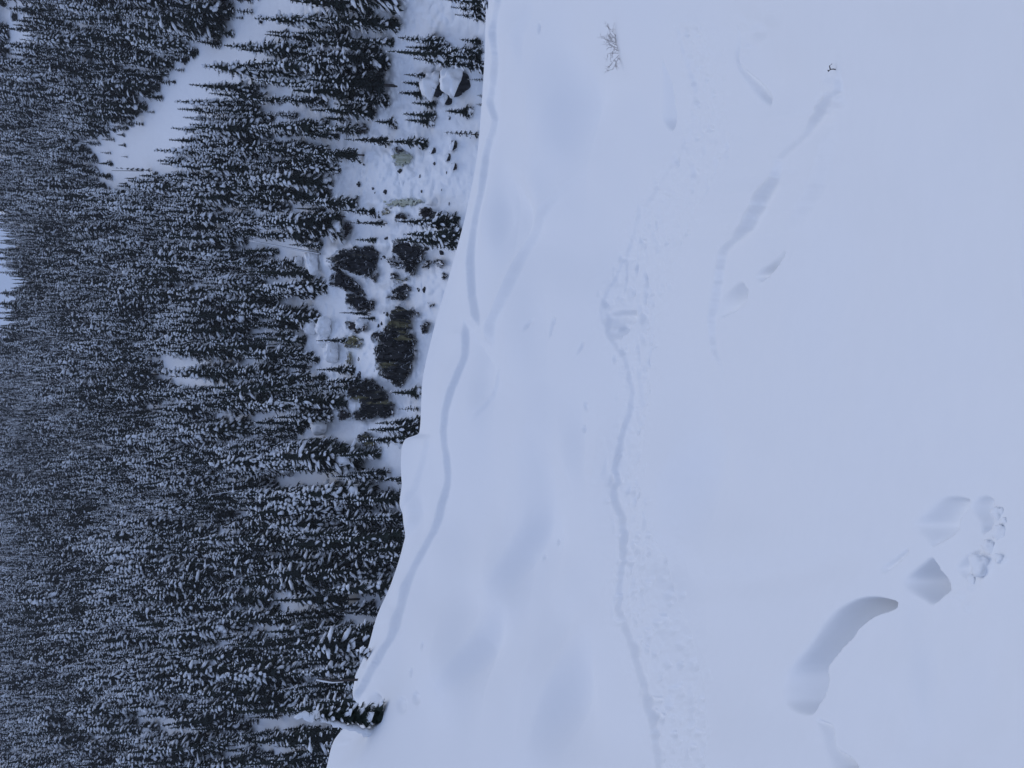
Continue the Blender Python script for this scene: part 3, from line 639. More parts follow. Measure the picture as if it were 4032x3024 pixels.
# ------------------------------------------------------------------ conifers
def conifer(seed, H, R, snow, droop, bare=0.06, dens=1.0, detail=1, taper=0.85, ball=False, sparse=0.0):
    rnd = random.Random(seed)
    Vf, Ff, Vs, Fs = [], [], [], []
    iv, if_ = icosphere()
    # trunk
    Vt, Ft = [], []; ns = 6
    bx, by = rnd.uniform(-.02, .02), rnd.uniform(-.02, .02)
    for i in range(7):
        f = i / 6; rr = (0.012 * H + 0.03) * (1 - f) ** 0.9 + 0.01
        for k in range(ns):
            a = 2 * math.pi * k / ns; Vt.append((math.cos(a) * rr + bx * H * f * f, math.sin(a) * rr + by * H * f * f, f * H * 0.985 - 0.4 * (i == 0)))
    for i in range(6):
        for k in range(ns):
            Ft.append((i * ns + k, i * ns + (k + 1) % ns, (i + 1) * ns + (k + 1) % ns, (i + 1) * ns + k))
    lev = int(H / 0.95 * dens); load = [rnd.uniform(.35, 1.5) for _ in range(24)]; asym = [rnd.uniform(.75, 1.2) for _ in range(8)]
    def clump(c, ax, side, up, la, wa, ta):
        b0 = len(Vs)
        for q in iv:
            j = rnd.uniform(.6, 1.4)
            zz = q[2] if q[2] > -0.2 else -0.2
            Vs.append(c + ax * (q[0] * la * j) + side * (q[1] * wa * j) + up * (zz * ta * j))
        Fs.extend([(a + b0, b_ + b0, c_ + b0) for a, b_, c_ in if_ if max(iv[a][2], iv[b_][2], iv[c_][2]) > -.1])
    for L in range(lev):
        f = bare + (1 - bare) * (L / lev) ** 0.95
        z = f * H
        if sparse and rnd.random() < sparse: continue
        prof = (1 - f) ** taper * (0.75 + 0.25 * min(1, f / 0.12 + 0.3))
        nb = max(3, int(round((7 if detail == 1 else 9) * (0.45 + 0.75 * prof))))
        a0 = rnd.uniform(0, 6.28); whorl = rnd.uniform(.65, 1.2)
        for bq in range(nb):
            a = a0 + 6.283 * bq / nb + rnd.uniform(-.35, .35)
            Lb = R * prof * whorl * asym[int(a / 6.283 * 8) % 8] * rnd.uniform(.65, 1.25) + 0.12
            p_s = rnd.uniform(-.3, .1) + 0.55 * (f > 0.9); p_e = p_s - droop * rnd.uniform(.6, 1.4) * (1.15 - 0.55 * f)
            out = np.array([math.cos(a), math.sin(a), 0.]); side = np.array([-out[1], out[0], 0.])
            pt = np.array([bx * H * f * f, by * H * f * f, z + rnd.uniform(-.2, .2)])
            sp = [pt]; dirs = []; NS = 4 if detail == 1 else 6
            for k in range(NS):
                pa = p_s + (p_e - p_s) * (k / (NS - 1)) ** 0.7
                if k == NS - 1: pa += 0.35
                dd = out * math.cos(pa) + np.array([0, 0, math.sin(pa)])
                dirs.append(dd); sp.append(sp[-1] + dd * Lb / NS)
            wd = (0.30 * Lb + 0.16) * rnd.uniform(.8, 1.2)
            for k in range(NS):
                w = wd * (0.45 + 1.0 * math.sin(math.pi * (k + .7) / (NS + .8)))
                up = np.cross(dirs[k], side); up = up / (np.linalg.norm(up) + 1e-9)
                if up[2] < 0: up = -up
                nsub = 1 if detail == 1 else 2
                for h in range(nsub):
                    s0 = sp[k] + (sp[k + 1] - sp[k]) * (h / nsub); s1 = sp[k] + (sp[k + 1] - sp[k]) * ((h + 1.15) / nsub)
                    for sg in (-1, 1):
                        b0 = len(Vf)
                        tip = s0 * .3 + s1 * .7 + side * sg * w * rnd.uniform(.7, 1.25) + dirs[k] * w * rnd.uniform(.1, .6) - np.array([0, 0, w * rnd.uniform(.15, .55)])
                        Vf.extend([s0, s1, tip]); Ff.append((b0, b0 + 1, b0 + 2))
                        if detail > 1:
                            b0 = len(Vf); tip2 = s1 + side * sg * w * rnd.uniform(.3, .7) - np.array([0, 0, w * rnd.uniform(.3, .6)]); Vf.extend([s0, tip2, s0 * .5 + s1 * .5]); Ff.append((b0, b0 + 1, b0 + 2))
                    b0 = len(Vf)
                    Vf.extend([s0, s1, (s0 + s1) / 2 - np.array([0, 0, w * rnd.uniform(.5, 1.0)]) + side * rnd.uniform(-.2, .2) * w]); Ff.append((b0, b0 + 1, b0 + 2))
            ns_ = 0
            ld = load[(int(f * 6) * 4 + int((a % 6.283) / 1.571)) % 24]
            if rnd.random() < snow * min(1.2, .15 + .75 * ld): ns_ = 1 + (rnd.random() < snow * 0.35 * ld)
            for q in range(ns_):
                k = min(NS - 1, int(rnd.uniform(.55, 1.2) * NS)); up = np.cross(dirs[k], side); up /= np.linalg.norm(up) + 1e-9
                if up[2] < 0: up = -up
                s = rnd.uniform(.6, 1.15) * (.6 + .5 * ld) * (1.7 if rnd.random() < .05 else 1)
                c = sp[k] * .4 + sp[k + 1] * .6 + up * 0.03 + side * rnd.uniform(-.3, .3) * wd
                clump(c, dirs[k], side, up, min(1.05 if detail == 1 else .55, .34 * Lb + .2) * s, min(.46 if detail == 1 else .4, wd * .5 + .06) * s, (0.17 + 0.11 * wd) * s * (0.7 + snow))
    # dark heart of the crown
    b0 = len(Vf); nr = 9
    rings = 10
    for i in range(rings):
        f = bare + (0.97 - bare) * i / (rings - 1)
        for k in range(nr):
            a = 6.283 * k / nr + i * .4; rr = R * 0.42 * (1 - f) ** taper * rnd.uniform(.6, 1.25) + 0.02
            Vf.append(np.array([math.cos(a) * rr + bx * H * f * f, math.sin(a) * rr + by * H * f * f, f * H]))
    if not sparse:
        for i in range(rings - 1):
            for k in range(nr):
                p, q = b0 + i * nr + k, b0 + i * nr + (k + 1) % nr
                Ff.append((p, q, q + nr)); Ff.append((p, q + nr, p + nr))
    if ball:
        clump(np.array([bx * H, by * H, H * .985]), np.array([1., 0, 0]), np.array([0, 1., 0]), np.array([0, 0, 1.]), .55, .55, .6)
    else:
        clump(np.array([bx * H, by * H, H * .96]), np.array([1., 0, 0]), np.array([0, 1., 0]), np.array([0, 0, 1.]), .12, .12, .3)
    def me(name, V, Fc, mat, sm):
        q = bpy.data.meshes.new(name); q.from_pydata([tuple(v) for v in V], [], Fc)
        if sm: q.polygons.foreach_set("use_smooth", [True] * len(q.polygons))
        q.materials.append(mat); return q
    return dict(H=H, R=R, trunk=me("trunk", Vt, Ft, M_BARK, True), crown=me("crown", Vf, Ff, M_NEEDLE, False), snow=me("snow", Vs, Fs, M_SNOW_TREE, True))
VAR = [conifer(11, 20, 3.1, .72, .8), conifer(12, 22, 2.7, .45, .9), conifer(13, 18, 3.3, 1.05, .95, ball=True), conifer(14, 24, 3.2, .62, .75),
       conifer(15, 16, 2.6, .55, .7), conifer(16, 21, 3.6, .85, .85), conifer(17, 19, 2.3, .35, .8, bare=.2), conifer(18, 22, 3.1, 1.1, 1.0),
       conifer(19, 8, 1.5, .5, .55, bare=.02, dens=1.3), conifer(20, 7, 1.1, .3, .5, bare=.02, dens=1.2, sparse=.12)]
BIG = list(range(8)); YOUNG = [8, 9]
first = {}
def plant(k, P, h, wide, rz, label, group, name="conifer_tree", cat="tree", tilt=(0, 0)):
    v = VAR[k]; e = empty(name, P); s = h / v["H"]
    e.scale = (s * wide, s * wide, s); e.rotation_euler = (tilt[0], tilt[1], rz)
    objs = []
    for part in ("trunk", "crown", "snow"):
        o = bpy.data.objects.new(part, v[part]); COL.objects.link(o); o.parent = e; objs.append(o)
        if part != 'trunk': o['kind'] = 'stuff'
    first.setdefault(k, objs)
    tag(e, label, cat, group); return e

# hand-placed trees: base X, tip X, Y, width factor, kind, label (photo pixels)
HAND = [
    (1912, 1725, 10, 1.0, 0, "large fir at the right edge above the snow crest"), (1914, 1768, 45, 1.0, 4, "fir with pointed top beside the right-edge fir"), (1912, 1785, 70, .9, 4, "third fir from the right edge above the crest"),
    (1890, 1803, 165, 1.0, 8, "lone small fir on the open snow near the crest"),
    (1745, 1560, 170, 1.2, 5, "bushy fir topmost in the clump left of the lone small fir"), (1770, 1590, 200, 1.1, 0, "full-branched fir in the middle of the clump above the boulders"), (1788, 1511, 222, .9, 1, "tallest fir of the clump above the boulders"),
    (1800, 1620, 250, 1.0, 4, "dark fir at the left of the clump above the boulders"), (1880, 1730, 205, 1.1, 4, "fir between the clump and the snow crest"), (1905, 1770, 235, 1.1, 8, "spreading fir touching the snow crest"), (1908, 1745, 262, 1.0, 4, "thin fir rising over the snow-domed boulders"),
    (1910, 1841, 316, .9, 9, "slender sapling on the crest below the boulders"), (1909, 1873, 378, 1.5, 9, "tiny tilted sapling on the crest, right of a pair"), (1906, 1868, 413, 1.5, 9, "tiny tilted sapling on the crest, left of a pair"),
    (1850, 1746, 443, 1.2, 8, "bushy young fir on the snow left of the boulders"), (1700, 1575, 455, .9, 8, "right one of two young firs under the forest edge"), (1698, 1585, 482, .9, 8, "left one of two young firs under the forest edge"),
    (1885, 1741, 531, .8, 9, "thin sparse lone fir on the open snow"), (1550, 1348, 557, .9, 6, "tall narrow fir leading the double row down the slope"), (1672, 1500, 562, .9, 4, "dark fir below the tall narrow one"),
    (1552, 1468, 485, 1.2, 8, "small spreading fir at the forest edge above open snow"), (1712, 1612, 412, 1.0, 8, "snow-streaked young fir above the snow-domed boulders"), (1690, 1585, 300, 1.0, 4, "fir at the left foot of the clump"), (1680, 1575, 335, 1.0, 8, "young fir just above the tall snow-domed boulder"), (1672, 1560, 370, 1.0, 8, "young fir left of the tall snow-domed boulder"),
    (1790, 1560, 880, 1.2, 5, "bushy fir on the cliff end, right of three"), (1815, 1580, 925, 1.2, 5, "bushy fir on the cliff end, middle of three"), (1800, 1545, 950, 1.1, 0, "bushy fir on the cliff end, left of three"),
    (1525, 1371, 880, .7, 6, "slim fir growing on the snow above the cliff end"), (1470, 1330, 835, .9, 4, "fir at the forest edge over the ice seep"), (1480, 1390, 945, .8, 8, "small fir above the hooked crag"),
    (1652, 1530, 1547, 1.1, 8, "small full fir on snow left of the largest crag"), (1648, 1563, 1610, 1.0, 9, "sparse sapling on snow below the leftmost crag"),
    (1655, 1470, 1660, 1.0, 0, "fir at the foot of the leftmost crag"), (1655, 1440, 1690, 1.1, 5, "broad snowy fir left of the leftmost crag"), (1660, 1400, 1725, 1.0, 3, "tall fir right behind the rounded snow mound"),
    (1410, 1260, 1500, 1.0, 4, "fir hanging over the gap between the two big crags"), (1400, 1230, 1530, 1.0, 0, "snowy fir above the leftmost crag"), (1390, 1240, 1455, .9, 4, "fir beside the narrow ochre strip"),
    (1355, 1240, 1340, .8, 4, "fir leaning over the ochre rock patch"), (1460, 1330, 1235, .8, 6, "dark fir before the brown rock face"), (1475, 1405, 1255, .8, 8, "small fir on the shelf above the largest crag"), (1430, 1405, 1338, 1.1, 8, "tiny fir on the snow tongue over the largest crag"), (1495, 1465, 1330, 1.1, 8, "tiny fir at the top edge of the largest crag"),
    (502, 455, 505, 1.2, 8, "rightmost of three small firs in the slide path"), (490, 457, 532, 1.2, 8, "middle of three small firs in the slide path"), (494, 462, 572, 1.2, 8, "leftmost of three small firs in the slide path"), (502, 475, 618, 1.0, 9, "tiny fir below the three in the slide path"),
    (600, 440, 672, .35, 9, "thin dead-looking spire at the foot of the slide path"),
]
for X0, X1, Y, wf, k, lab in HAND:
    P_, r = on_mount(X0, Y); u, v = fp(X0, Y); u2, v2 = fp(X1, Y)
    e0 = float(ray(u, v)[2]); e1 = float(ray(u2, v2)[2])
    h = (e1 - e0) * r
    P_.z -= 0.3
    plant(k, P_, h + 0.3, wf * (1.0 if k < 8 else 1.05), random.uniform(0, 6.28), lab, "firs on the open slope and cliff", tilt=(random.uniform(-.03, .03), random.uniform(-.03, .03)))

# forest scatter ---------------------------------------------------------------
PATH = [(990, -400), (965, 0), (892, 127), (790, 181), (695, 285), (635, 343), (555, 452), (452, 493), (389, 556), (400, 655), (420, 730),
        (560, 760), (720, 690), (840, 560), (880, 440), (920, 390), (1060, 330), (1085, 210), (1180, 160), (1370, 30), (1410, -400)]
OPEN = [(1555, -500), (1560, 0), (1577, 90), (1582, 150), (1578, 230), (1560, 300), (1545, 420), (1470, 470), (1440, 520), (1400, 560), (1440, 610), (1400, 650), (1310, 700), (1265, 760), (1400, 790), (1440, 820), (1360, 880),
        (1290, 910), (1270, 980), (1215, 1020), (1240, 1080), (1290, 1130), (1250, 1180), (1270, 1260), (1230, 1310), (1270, 1400), (1290, 1450), (1390, 1440), (1395, 1520), (1350, 1570), (1370, 1640), (1400, 1700), (1440, 1760), (1500, 1790), (1480, 1860), (2100, 1860), (2100, -500)]
GAPS = [(740, 1480, 60, 42), (715, 1420, 80, 22), (960, 1510, 70, 32), (1240, 1880, 80, 42), (1170, 2065, 50, 22), (1110, 2395, 80, 25), (620, 2820, 60, 35), (690, 2850, 60, 30), (640, 2540, 40, 22), (870, 2530, 34, 18), (60, 60, 50, 60), (60, 160, 42, 40), (70, 215, 30, 30),
        (1250, 440, 50, 26), (1130, 360, 40, 26), (960, 830, 60, 22), (1030, 960, 60, 22), (640, 1600, 40, 24), (1170, 1000, 60, 26), (1120, 1100, 50, 22), (1180, 1190, 70, 22), (1110, 1640, 40, 30), (1340, 1700, 60, 50), (430, 890, 30, 12), (330, 2590, 24, 12), (1050, 2450, 50, 16), (985, 1420, 40, 16), (500, 1010, 30, 12)]
pts = []
cell = {}
def free(x, y, d):
    cx, cy = int(x // 6), int(y // 6)
    for i in (-1, 0, 1):
        for j in (-1, 0, 1):
            for (a, b_, dd) in cell.get((cx + i, cy + j), ()):
                if (a - x) ** 2 + (b_ - y) ** 2 < (0.5 * (d + dd)) ** 2: return False
    return True
NT = 110000
cu = RNG.uniform(-330, 1100, NT)
# equal area on the ground: sample range, look up the pixel row for it
rr_ = np.sqrt(RNG.uniform(185 ** 2, 720 ** 2, NT))
vv_ = np.linspace(-60, 520, 1200)
cv = np.empty(NT)
ub = np.linspace(-340, 1110, 146); tabs = mount_r(ub[:, None], vv_[None, :])
bi = np.clip(np.round((cu + 340) / 10).astype(int), 0, 145)
for b_ in range(146):
    s = bi == b_
    if s.any():
        tr = np.minimum.accumulate(tabs[b_]); cv[s] = np.interp(-rr_[s], -tr, vv_)
rok = mount_r(cu, cv)
ok = np.abs(rok - rr_) < 6
ok &= cv > np.interp(cu, RIDGE_U, RIDGE_V) - 1
TX, TY = cv * 3.9375, (768 - cu) * 3.9375
wx = TX + 24 * fbm(TX / 40, TY / 40, 101, 3); wy = TY + 20 * fbm(TX / 40, TY / 40, 103, 2)
inp = inpoly(wx, TY, PATH); pedge = segdist(TX, TY, PATH, True)
young_ok = inp & (pedge < 55) & (RNG.uniform(0, 1, NT) < 0.10)
ok &= ~inp | young_ok
ok &= ~inpoly(TX, TY, OPEN)
GAPS = [(gx + 38, gy, ga + 48, gb * 1.4) for gx, gy, ga, gb in GAPS] + [(125, 70, 95, 80), (105, 190, 75, 48)]
for gx, gy, ga, gb in GAPS: ok &= ((wx - gx) / ga) ** 2 + ((wy - gy) / gb) ** 2 > 1
for i in np.nonzero(ok)[0]:
    r = rr_[i]; p = m_pts(cu[i], cv[i], rok[i])
    d = random.uniform(2.9, 5.3)
    if not free(p[0], p[1], d): continue
    cell.setdefault((int(p[0] // 6), int(p[1] // 6)), []).append((p[0], p[1], d))
    ldn = float(fbm(np.array(p[0] / 30), np.array(p[2] / 22), 131, 2)) + random.uniform(-.28, .28)
    k = random.choice([1, 6, 3, 4]) if ldn < -.12 else random.choice([2, 7, 5, 0]) if ldn > .2 else random.choice(BIG)
    stand = 1 + 0.35 * float(vn(np.array(p[0] / 25), np.array(p[2] / 20), 111))
    h = random.triangular(7, 29, 17) * stand * (1.0 - 0.22 * sstep((r - 380) / 250))
    if young_ok[i] or random.random() < 0.12: k = random.choice(YOUNG); h = random.uniform(4, 9)
    pts.append((p[0], p[1], p[2] - 0.4, k, h / VAR[k]["H"], random.uniform(.85, 1.25), random.uniform(0, 6.28), cu[i], cv[i], h / r, random.uniform(-.035, .035), random.uniform(-.035, .035)))
# the largest in view are individuals, the rest one mass
def visible(q):
    u, v = q[7], q[8]
    xcrest = float(np.interp((768 - u) * 3.9375, CRY, CRX)) / 3.9375
    return 0 < u < 768 and v - q[9] * F_PX * 0.5 < xcrest
vis = sorted([q for q in pts if visible(q)], key=lambda q: -q[9])
NI = 300 - len(HAND)
chosen = vis[:NI]; cid = {id(q) for q in chosen}; rest = [q for q in pts if id(q) not in cid]
def zone(u, v):
    X, Y = v * 3.9375, (768 - u) * 3.9375
    if Y < 700: return ("tall snow-laden fir in the stand between the slide path and open snow", "firs between slide path and open snow")
    if Y < 1300: return ("snow-laden fir in the dense forest just above the cliff's right half", "firs above the right half of the cliff")
    if Y < 1800: return ("snow-laden fir in the forest just above the cliff's left half", "firs above the left half of the cliff")
    if Y < 2400: return ("snow-plastered fir in the forest behind the rounded snow mound", "firs behind the rounded snow mound")
    return ("snow-plastered fir in the forest behind the small crest fir", "firs behind the small crest fir")
LOOK = ["evenly snowed", "slim dark", "heavily loaded", "tall pyramid-shaped", "short neat", "broad snow-heavy", "narrow bare-footed", "thickly plastered", "young full", "young thin"]
rowv = np.median([q[8] for q in chosen])
for q in chosen:
    lab, grp = zone(q[7], q[8])
    place = "in the stand between slide path and open snow" if "slide" in lab else "above the right half of the cliff" if "right half" in lab else "above the left half of the cliff" if "left half" in lab else "behind the rounded snow mound" if "mound" in lab else "behind the small crest fir"
    sub = "lower edge" if q[8] > rowv else "second rank"
    lab = f"{LOOK[q[3]]} fir at the {'forest edge' if sub == 'lower edge' else 'second rank'} {place}"
    grp = f"{LOOK[q[3]]} firs {place}, {sub}"
    plant(q[3], (q[0], q[1], q[2]), q[4] * VAR[q[3]]["H"], q[5], q[6], lab, grp, tilt=(q[10], q[11]))
fm = bpy.data.meshes.new("forest")
fm.from_pydata([(q[0], q[1], q[2]) for q in rest], [], [])
for nm, ty, vals in (("variant", 'INT', [q[3] for q in rest]),):
    a = fm.attributes.new(nm, ty, 'POINT'); a.data.foreach_set("value", vals)
a = fm.attributes.new("tree_scale", 'FLOAT_VECTOR', 'POINT'); a.data.foreach_set("vector", np.array([(q[4] * q[5], q[4] * q[5], q[4]) for q in rest], np.float32).ravel())
a = fm.attributes.new("tree_rot", 'FLOAT_VECTOR', 'POINT'); a.data.foreach_set("vector", np.array([(q[10], q[11], q[6]) for q in rest], np.float32).ravel())
fo = bpy.data.objects.new("forest", fm); COL.objects.link(fo)
tag(fo, "dense mass of snow-covered firs climbing the mountainside to the ridge", "forest", None, "stuff")
gn = bpy.data.node_groups.new("forest_trees", 'GeometryNodeTree')
gn.interface.new_socket("Geometry", in_out='INPUT', socket_type='NodeSocketGeometry'); gn.interface.new_socket("Geometry", in_out='OUTPUT', socket_type='NodeSocketGeometry')
N = gn.nodes; gi = N.new("NodeGroupInput"); go = N.new("NodeGroupOutput"); jo = N.new("GeometryNodeJoinGeometry")
def named(nm, ty):
    q = N.new("GeometryNodeInputNamedAttribute"); q.data_type = ty; q.inputs["Name"].default_value = nm; return q
na, ns_, nr_ = named("variant", 'INT'), named("tree_scale", 'FLOAT_VECTOR'), named("tree_rot", 'FLOAT_VECTOR')
for k in sorted(first):
    j = N.new("GeometryNodeJoinGeometry")
    for o in first[k]:
        oi = N.new("GeometryNodeObjectInfo"); oi.transform_space = 'ORIGINAL'; oi.inputs["Object"].default_value = o
        gn.links.new(oi.outputs["Geometry"], j.inputs[0])
    cmp = N.new("FunctionNodeCompare"); cmp.data_type = 'INT'; cmp.operation = 'EQUAL'
    ins_ = [s for s in cmp.inputs if s.type == 'INT' and s.enabled] or [s for s in cmp.inputs if s.type == 'INT']
    gn.links.new(na.outputs[0], ins_[0]); ins_[1].default_value = k
    ip = N.new("GeometryNodeInstanceOnPoints")
    gn.links.new(gi.outputs[0], ip.inputs["Points"]); gn.links.new(cmp.outputs[0], ip.inputs["Selection"]); gn.links.new(j.outputs[0], ip.inputs["Instance"])
    gn.links.new(nr_.outputs[0], ip.inputs["Rotation"]); gn.links.new(ns_.outputs[0], ip.inputs["Scale"])
    gn.links.new(ip.outputs[0], jo.inputs[0])
gn.links.new(jo.outputs[0], go.inputs[0])
md = fo.modifiers.new("trees", 'NODES'); md.node_group = gn
print("trees", len(pts), "individual", len(chosen) + len(HAND))

# ------------------------------------------------------------------ fallen and dead trunks on the mountainside
def tube(path, radii, ns=7):
    V, Fc = [], []
    for i, p in enumerate(path):
        p = Vector(p); d = (Vector(path[min(i + 1, len(path) - 1)]) - Vector(path[max(i - 1, 0)])).normalized()
        a = d.orthogonal().normalized(); b_ = d.cross(a)
        for k in range(ns):
            t_ = 6.2832 * k / ns; V.append(p + (a * math.cos(t_) + b_ * math.sin(t_)) * radii[i])
    for i in range(len(path) - 1):
        for k in range(ns): Fc.append((i * ns + k, i * ns + (k + 1) % ns, (i + 1) * ns + (k + 1) % ns, (i + 1) * ns + k))
    Fc.append(tuple(range(ns))[::-1]); Fc.append(tuple((len(path) - 1) * ns + k for k in range(ns)))
    return V, Fc
def far_log(X0, Y0, X1, Y1, rad, label, snow=True, lift=5.0, name="fallen_trunk"):
    pa, ra = on_mount(X0, Y0); ub_, vb_ = fp(X1, Y1); rb = min(float(mount_r(ub_, vb_)), ra + 14) - lift
    ua_, va_ = fp(X0, Y0)
    A = Vector(m_pts(ua_, va_, ra - lift * .6)); B = Vector(m_pts(ub_, vb_, rb))
    e = empty(name, A); path = [(B - A) * (k / 6) for k in range(7)]
    V, Fc = tube(path, [rad * (1 - .5 * k / 6) for k in range(7)]); mesh_py("trunk", V, Fc, M_BARK, parent=e)
    if snow:
        V, Fc = tube([p + Vector((0, -.1, rad * .8)) for p in path], [rad * (0.75 - .4 * k / 6) * random.uniform(.8, 1.2) for k in range(7)]); mesh_py("snow", V, Fc, M_SNOW_TREE, parent=e)
    tag(e, label, "dead tree" if name == "dead_tree" else "fallen tree", "dead trunks in the forest")
far_log(1262, 1000, 985, 948, .32, "long snow-topped trunk leaning above the broad upper crag")
far_log(895, 602, 770, 575, .25, "pale leaning trunk in front of the slide path's lower trees")
far_log(1110, 1665, 1075, 1605, .22, "short leaning trunk above the leftmost crag")
far_log(1085, 1908, 815, 1950, .22, "thin snow-lined trunk leaning left of the snow gap")
far_log(245, 285, 215, 230, .3, "pale thin trunk high in the forest above the slide path")
far_log(1310, 1785, 1120, 1785, .2, "upright bare pole at the right of a group of poles", False, 3, "dead_tree")
far_log(1330, 1805, 1100, 1800, .22, "upright bare pole second in the group of poles", False, 3, "dead_tree")
far_log(1310, 1828, 1090, 1838, .26, "leaning bare pole left in the group of poles", False, 3, "dead_tree")
far_log(560, 673, 440, 672, .2, "bare straight snag at the foot of the slide path", False, 2, "dead_tree")
far_log(1035, 1595, 960, 1597, .2, "reddish bare trunk standing above the leftmost crag", False, 6, "dead_tree")

# ------------------------------------------------------------------ small fir on the crest and other things on the near slope
def crest_fir():
    p, r = on_slope(1484, 2832)
    h = (1484 - 1150) / 3.9375 / F_PX * r + 0.25; sc = h / 16
    v = conifer(77, 16, 2.35, .3, .95, bare=.0, dens=1.7, detail=2, taper=.6)
    e = empty("fir_tree", p - Vector((0, 0, .42))); e.rotation_euler = (0, .10, .6)
    e.scale = (sc, sc, sc)
    for part in ("trunk", "crown", "snow"):
        o = bpy.data.objects.new(part, v[part]); COL.objects.link(o); o.parent = e
        if part != 'trunk': o['kind'] = 'stuff'
    # thick snow plaster down the left side and over the tip
    rnd = random.Random(5)
    def ridge(path, radii, name):
        V, Fc = tube(path, radii, 12); V = np.array([tuple(q) for q in V]); n = fbm(V[:, 0] * 1.1 + V[:, 1], V[:, 2] * .9, 201, 3)
        c = np.repeat(np.array([tuple(q) for q in path]), 12, 0); V = c + (V - c) * (1 + 1.3 * n)[:, None]
        o = mesh_py(name, V, Fc, M_SNOW, parent=e); return o
    ca, sa = math.cos(-.6), math.sin(-.6)
    def loc(x, y, z): return Vector((x * ca - y * sa, x * sa + y * ca, z))
    N_ = 22
    ridge([loc(-(2.5 * (1 - k / N_) ** .75), -1.0 * (1 - k / N_), 2.2 + 10.6 * k / N_) for k in range(N_)], [.15] + [.30 + .30 * rnd.random() for k in range(N_ - 2)] + [.3], "snow_ridge")
    ridge([loc(.25 * math.sin(k * 1.3), -.2, 12.2 + 4.0 * k / 9) for k in range(10)], [.3, .8, .75, .8, .6, .62, .45, .42, .3, .1], "snow_tip")
    tag(e, "small dark fir plastered with snow, standing in a hollow on the crest", "tree")
crest_fir()
def near_tree(X0, X1, Y, k, label, wf=1.0, tilt=(0, 0)):
    p, r = on_slope(X0, Y); h = (X0 - X1) / 3.9375 / F_PX * r
    plant(k, p - Vector((0, 0, .08)), h + .1, wf, random.uniform(0, 6), label, "saplings on the near crest", name="fir_sapling", cat="sapling", tilt=tilt)
v_small = conifer(81, 2.0, .45, .4, .5, bare=.05, dens=2.5, detail=2, taper=.7); VAR.append(v_small)
near_tree(1472, 1425, 2580, 10, "tiny snowy fir sprig poking out of the crest snow", 1.5, (0, -.5))
near_tree(1925, 1908, 14, 10, "dark fir tip hanging at the far right end of the crest", 3.0)

# bent dead stem with snow beside the crest fir
p, r = on_slope(1433, 2675); s_ = r / F_PX / 3.9375
e = empty("bare_sapling", p)
path = [Vector((0, 0, -.15)), Vector((15 * s_ * .15, 0, 45 * s_)), Vector((.02, .02, 85 * s_)), Vector((.10, .03, 120 * s_)), Vector((.16, .03, 142 * s_))]
V, Fc = tube(path, [.045, .042, .036, .028, .015]); mesh_py("stem", V, Fc, M_BARK, parent=e)
V, Fc = tube([q + Vector((-.05, -.01, .05)) for q in path[1:]], [.012, .028, .034, .02]); mesh_py("snow", V, Fc, M_SNOW, parent=e)
tag(e, "bent bare stem with snow on it rising from the crest", "stem")

def bush(X, Y, wpx, hpx, label, seed, n_main, name="bare_bush"):
    rnd = random.Random(seed); p, r = on_slope(X, Y); s = r / F_PX / 3.9375
    e = empty(name, p); W_, H_ = wpx * s, hpx * s
    Vs, Fs = [], []
    def add(path, rad):
        V, Fc = tube(path, rad, 5); b0 = len(Vs); Vs.extend(V); Fs.extend([tuple(i + b0 for i in f) for f in Fc])
    def grow(p0, d, L, rad, dep):
        path = [p0]; q = p0
        for k in range(4):
            d = (d + Vector((rnd.uniform(-.18, .18), rnd.uniform(-.15, .15), rnd.uniform(-.15, .15)))).normalized(); q = q + d * L / 4; path.append(q)
        add(path, [rad * (1 - .15 * k) for k in range(5)])
        if dep > 0:
            for k in (1, 2, 3, 4):
                for _ in range(1):
                    nd = (d * .7 + Vector((rnd.uniform(-1.2, 1.2), rnd.uniform(-.6, .6), rnd.uniform(-.8, .8)))).normalized()
                    grow(path[k], nd, L * rnd.uniform(.4, .62), rad * .6, dep - 1)
    stems = []
    for k in range(n_main):
        f = (k + .5) / n_main - .5
        Vs, Fs = [], []
        d = Vector((f * 1.1 * W_ + rnd.uniform(-.1, .1), rnd.uniform(-.3, .1), H_ * rnd.uniform(.5, 1.0))).normalized()
        grow(Vector((f * W_ * .55, 0, -.05)), d, H_ * .62, .0055, 3)
        mesh_py("branch", Vs, Fs, M_TWIG, parent=e)
    tag(e, label, "bush"); return e
bush(2412, 190, 135, 80, "bare reddish twiggy bush sticking out of the snow at right", 3, 9)
def twig(X, Y, pts_, label, rad=.012):
    p, r = on_slope(X, Y); s = r / F_PX / 3.9375
    e = empty("bare_twig", p)
    for pp in pts_:
        path = [Vector((-(y - Y) * s, 0, -(x - X) * s)) for x, y in pp]
        V, Fc = tube(path, [rad * (1 - .5 * k / len(path)) for k in range(len(path))], 6); mesh_py("stem", V, Fc, M_BARK, parent=e)
    tag(e, label, "twig")
twig(3295, 273, [[(3300, 275), (3285, 273), (3272, 276), (3262, 286)], [(3272, 276), (3268, 262), (3279, 253)], [(3266, 282), (3260, 280)]], "little forked dark twig alone in the near snow", .0028)

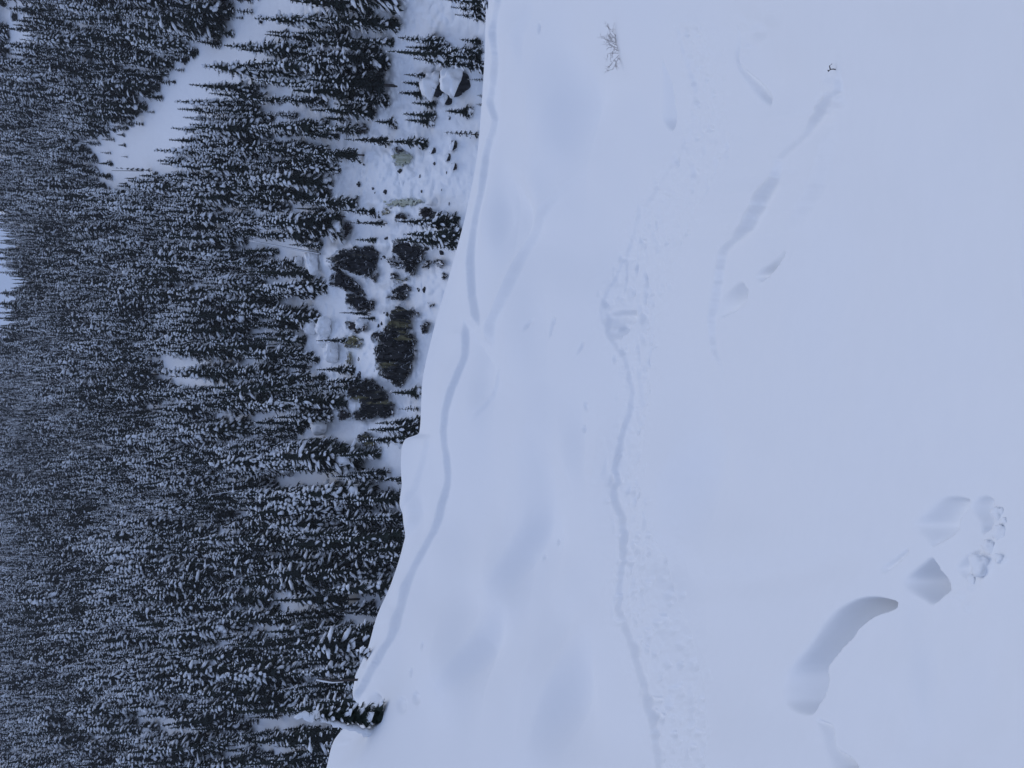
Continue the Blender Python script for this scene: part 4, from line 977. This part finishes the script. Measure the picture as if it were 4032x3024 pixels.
# snow lumps kicked loose at the lower edge
def clod(cx, cy, cr, label, k):
    X, Y = c5([(cx, cy)])[0]; p, r = on_slope(X, Y); s = r / F_PX / 3.9375
    R_ = cr / 2.143 * s
    CV, CF = ico_sub(2); n = fbm(CV[:, 0] * 1.9 + k, CV[:, 1] * 1.9 + CV[:, 2] * 1.4, 301 + k, 3)
    V = CV * (1 + .5 * n)[:, None] * np.array([R_ * 1.1, R_ * 1.1, R_ * .5]); V[:, 2] += R_ * .02
    o = mesh_py("snow_lump", V, CF, M_SNOW); o.location = p
    tag(o, label, "snow lump", "snow lumps at the lower edge of the slope")
for k, (a, b_, c_, l) in enumerate([(1985, 265, 68, "rounded snow lump at the top of the row by the scooped hole"), (2030, 330, 40, "small snow lump tucked under the top lump of the row"), (2010, 425, 78, "wide snow lump second down the row"), (1940, 545, 72, "snow lump in the middle of the row"), (1900, 690, 100, "largest snow lump low in the row"), (1800, 820, 55, "snow lump at the end of the row beside the slab"), (2030, 640, 45, "flat snow lump behind the largest one")]):
    clod(a, b_, c_, l, k)

# ------------------------------------------------------------------ thin valley haze
HAZE = 0.00014
hv = []
x0, x1, y0, y1, zA, zB = -900, 900, -12, 1400, float(min(P[..., 2].min(), MP[..., 2].min())) - 1, float(MP[..., 2].max()) + 60
for z in (zA, zB):
    for x, y in ((x0, y0), (x1, y0), (x1, y1), (x0, y1)): hv.append((x, y, z))
HM = bpy.data.materials.new("haze"); HM.use_nodes = True; t = HM.node_tree
t.nodes.remove(t.nodes["Principled BSDF"])
pv = t.nodes.new("ShaderNodeVolumePrincipled"); pv.inputs["Color"].default_value = (0.93, 0.95, 1.0, 1); pv.inputs["Density"].default_value = HAZE; pv.inputs["Anisotropy"].default_value = 0.0
t.links.new(pv.outputs[0], t.nodes["Material Output"].inputs["Volume"])
hz = mesh_py("haze", hv, [(0, 3, 2, 1), (4, 5, 6, 7), (0, 1, 5, 4), (1, 2, 6, 5), (2, 3, 7, 6), (3, 0, 4, 7)], HM, smooth=False)
tag(hz, "thin pale winter haze filling the valley air", "haze", None, "stuff")
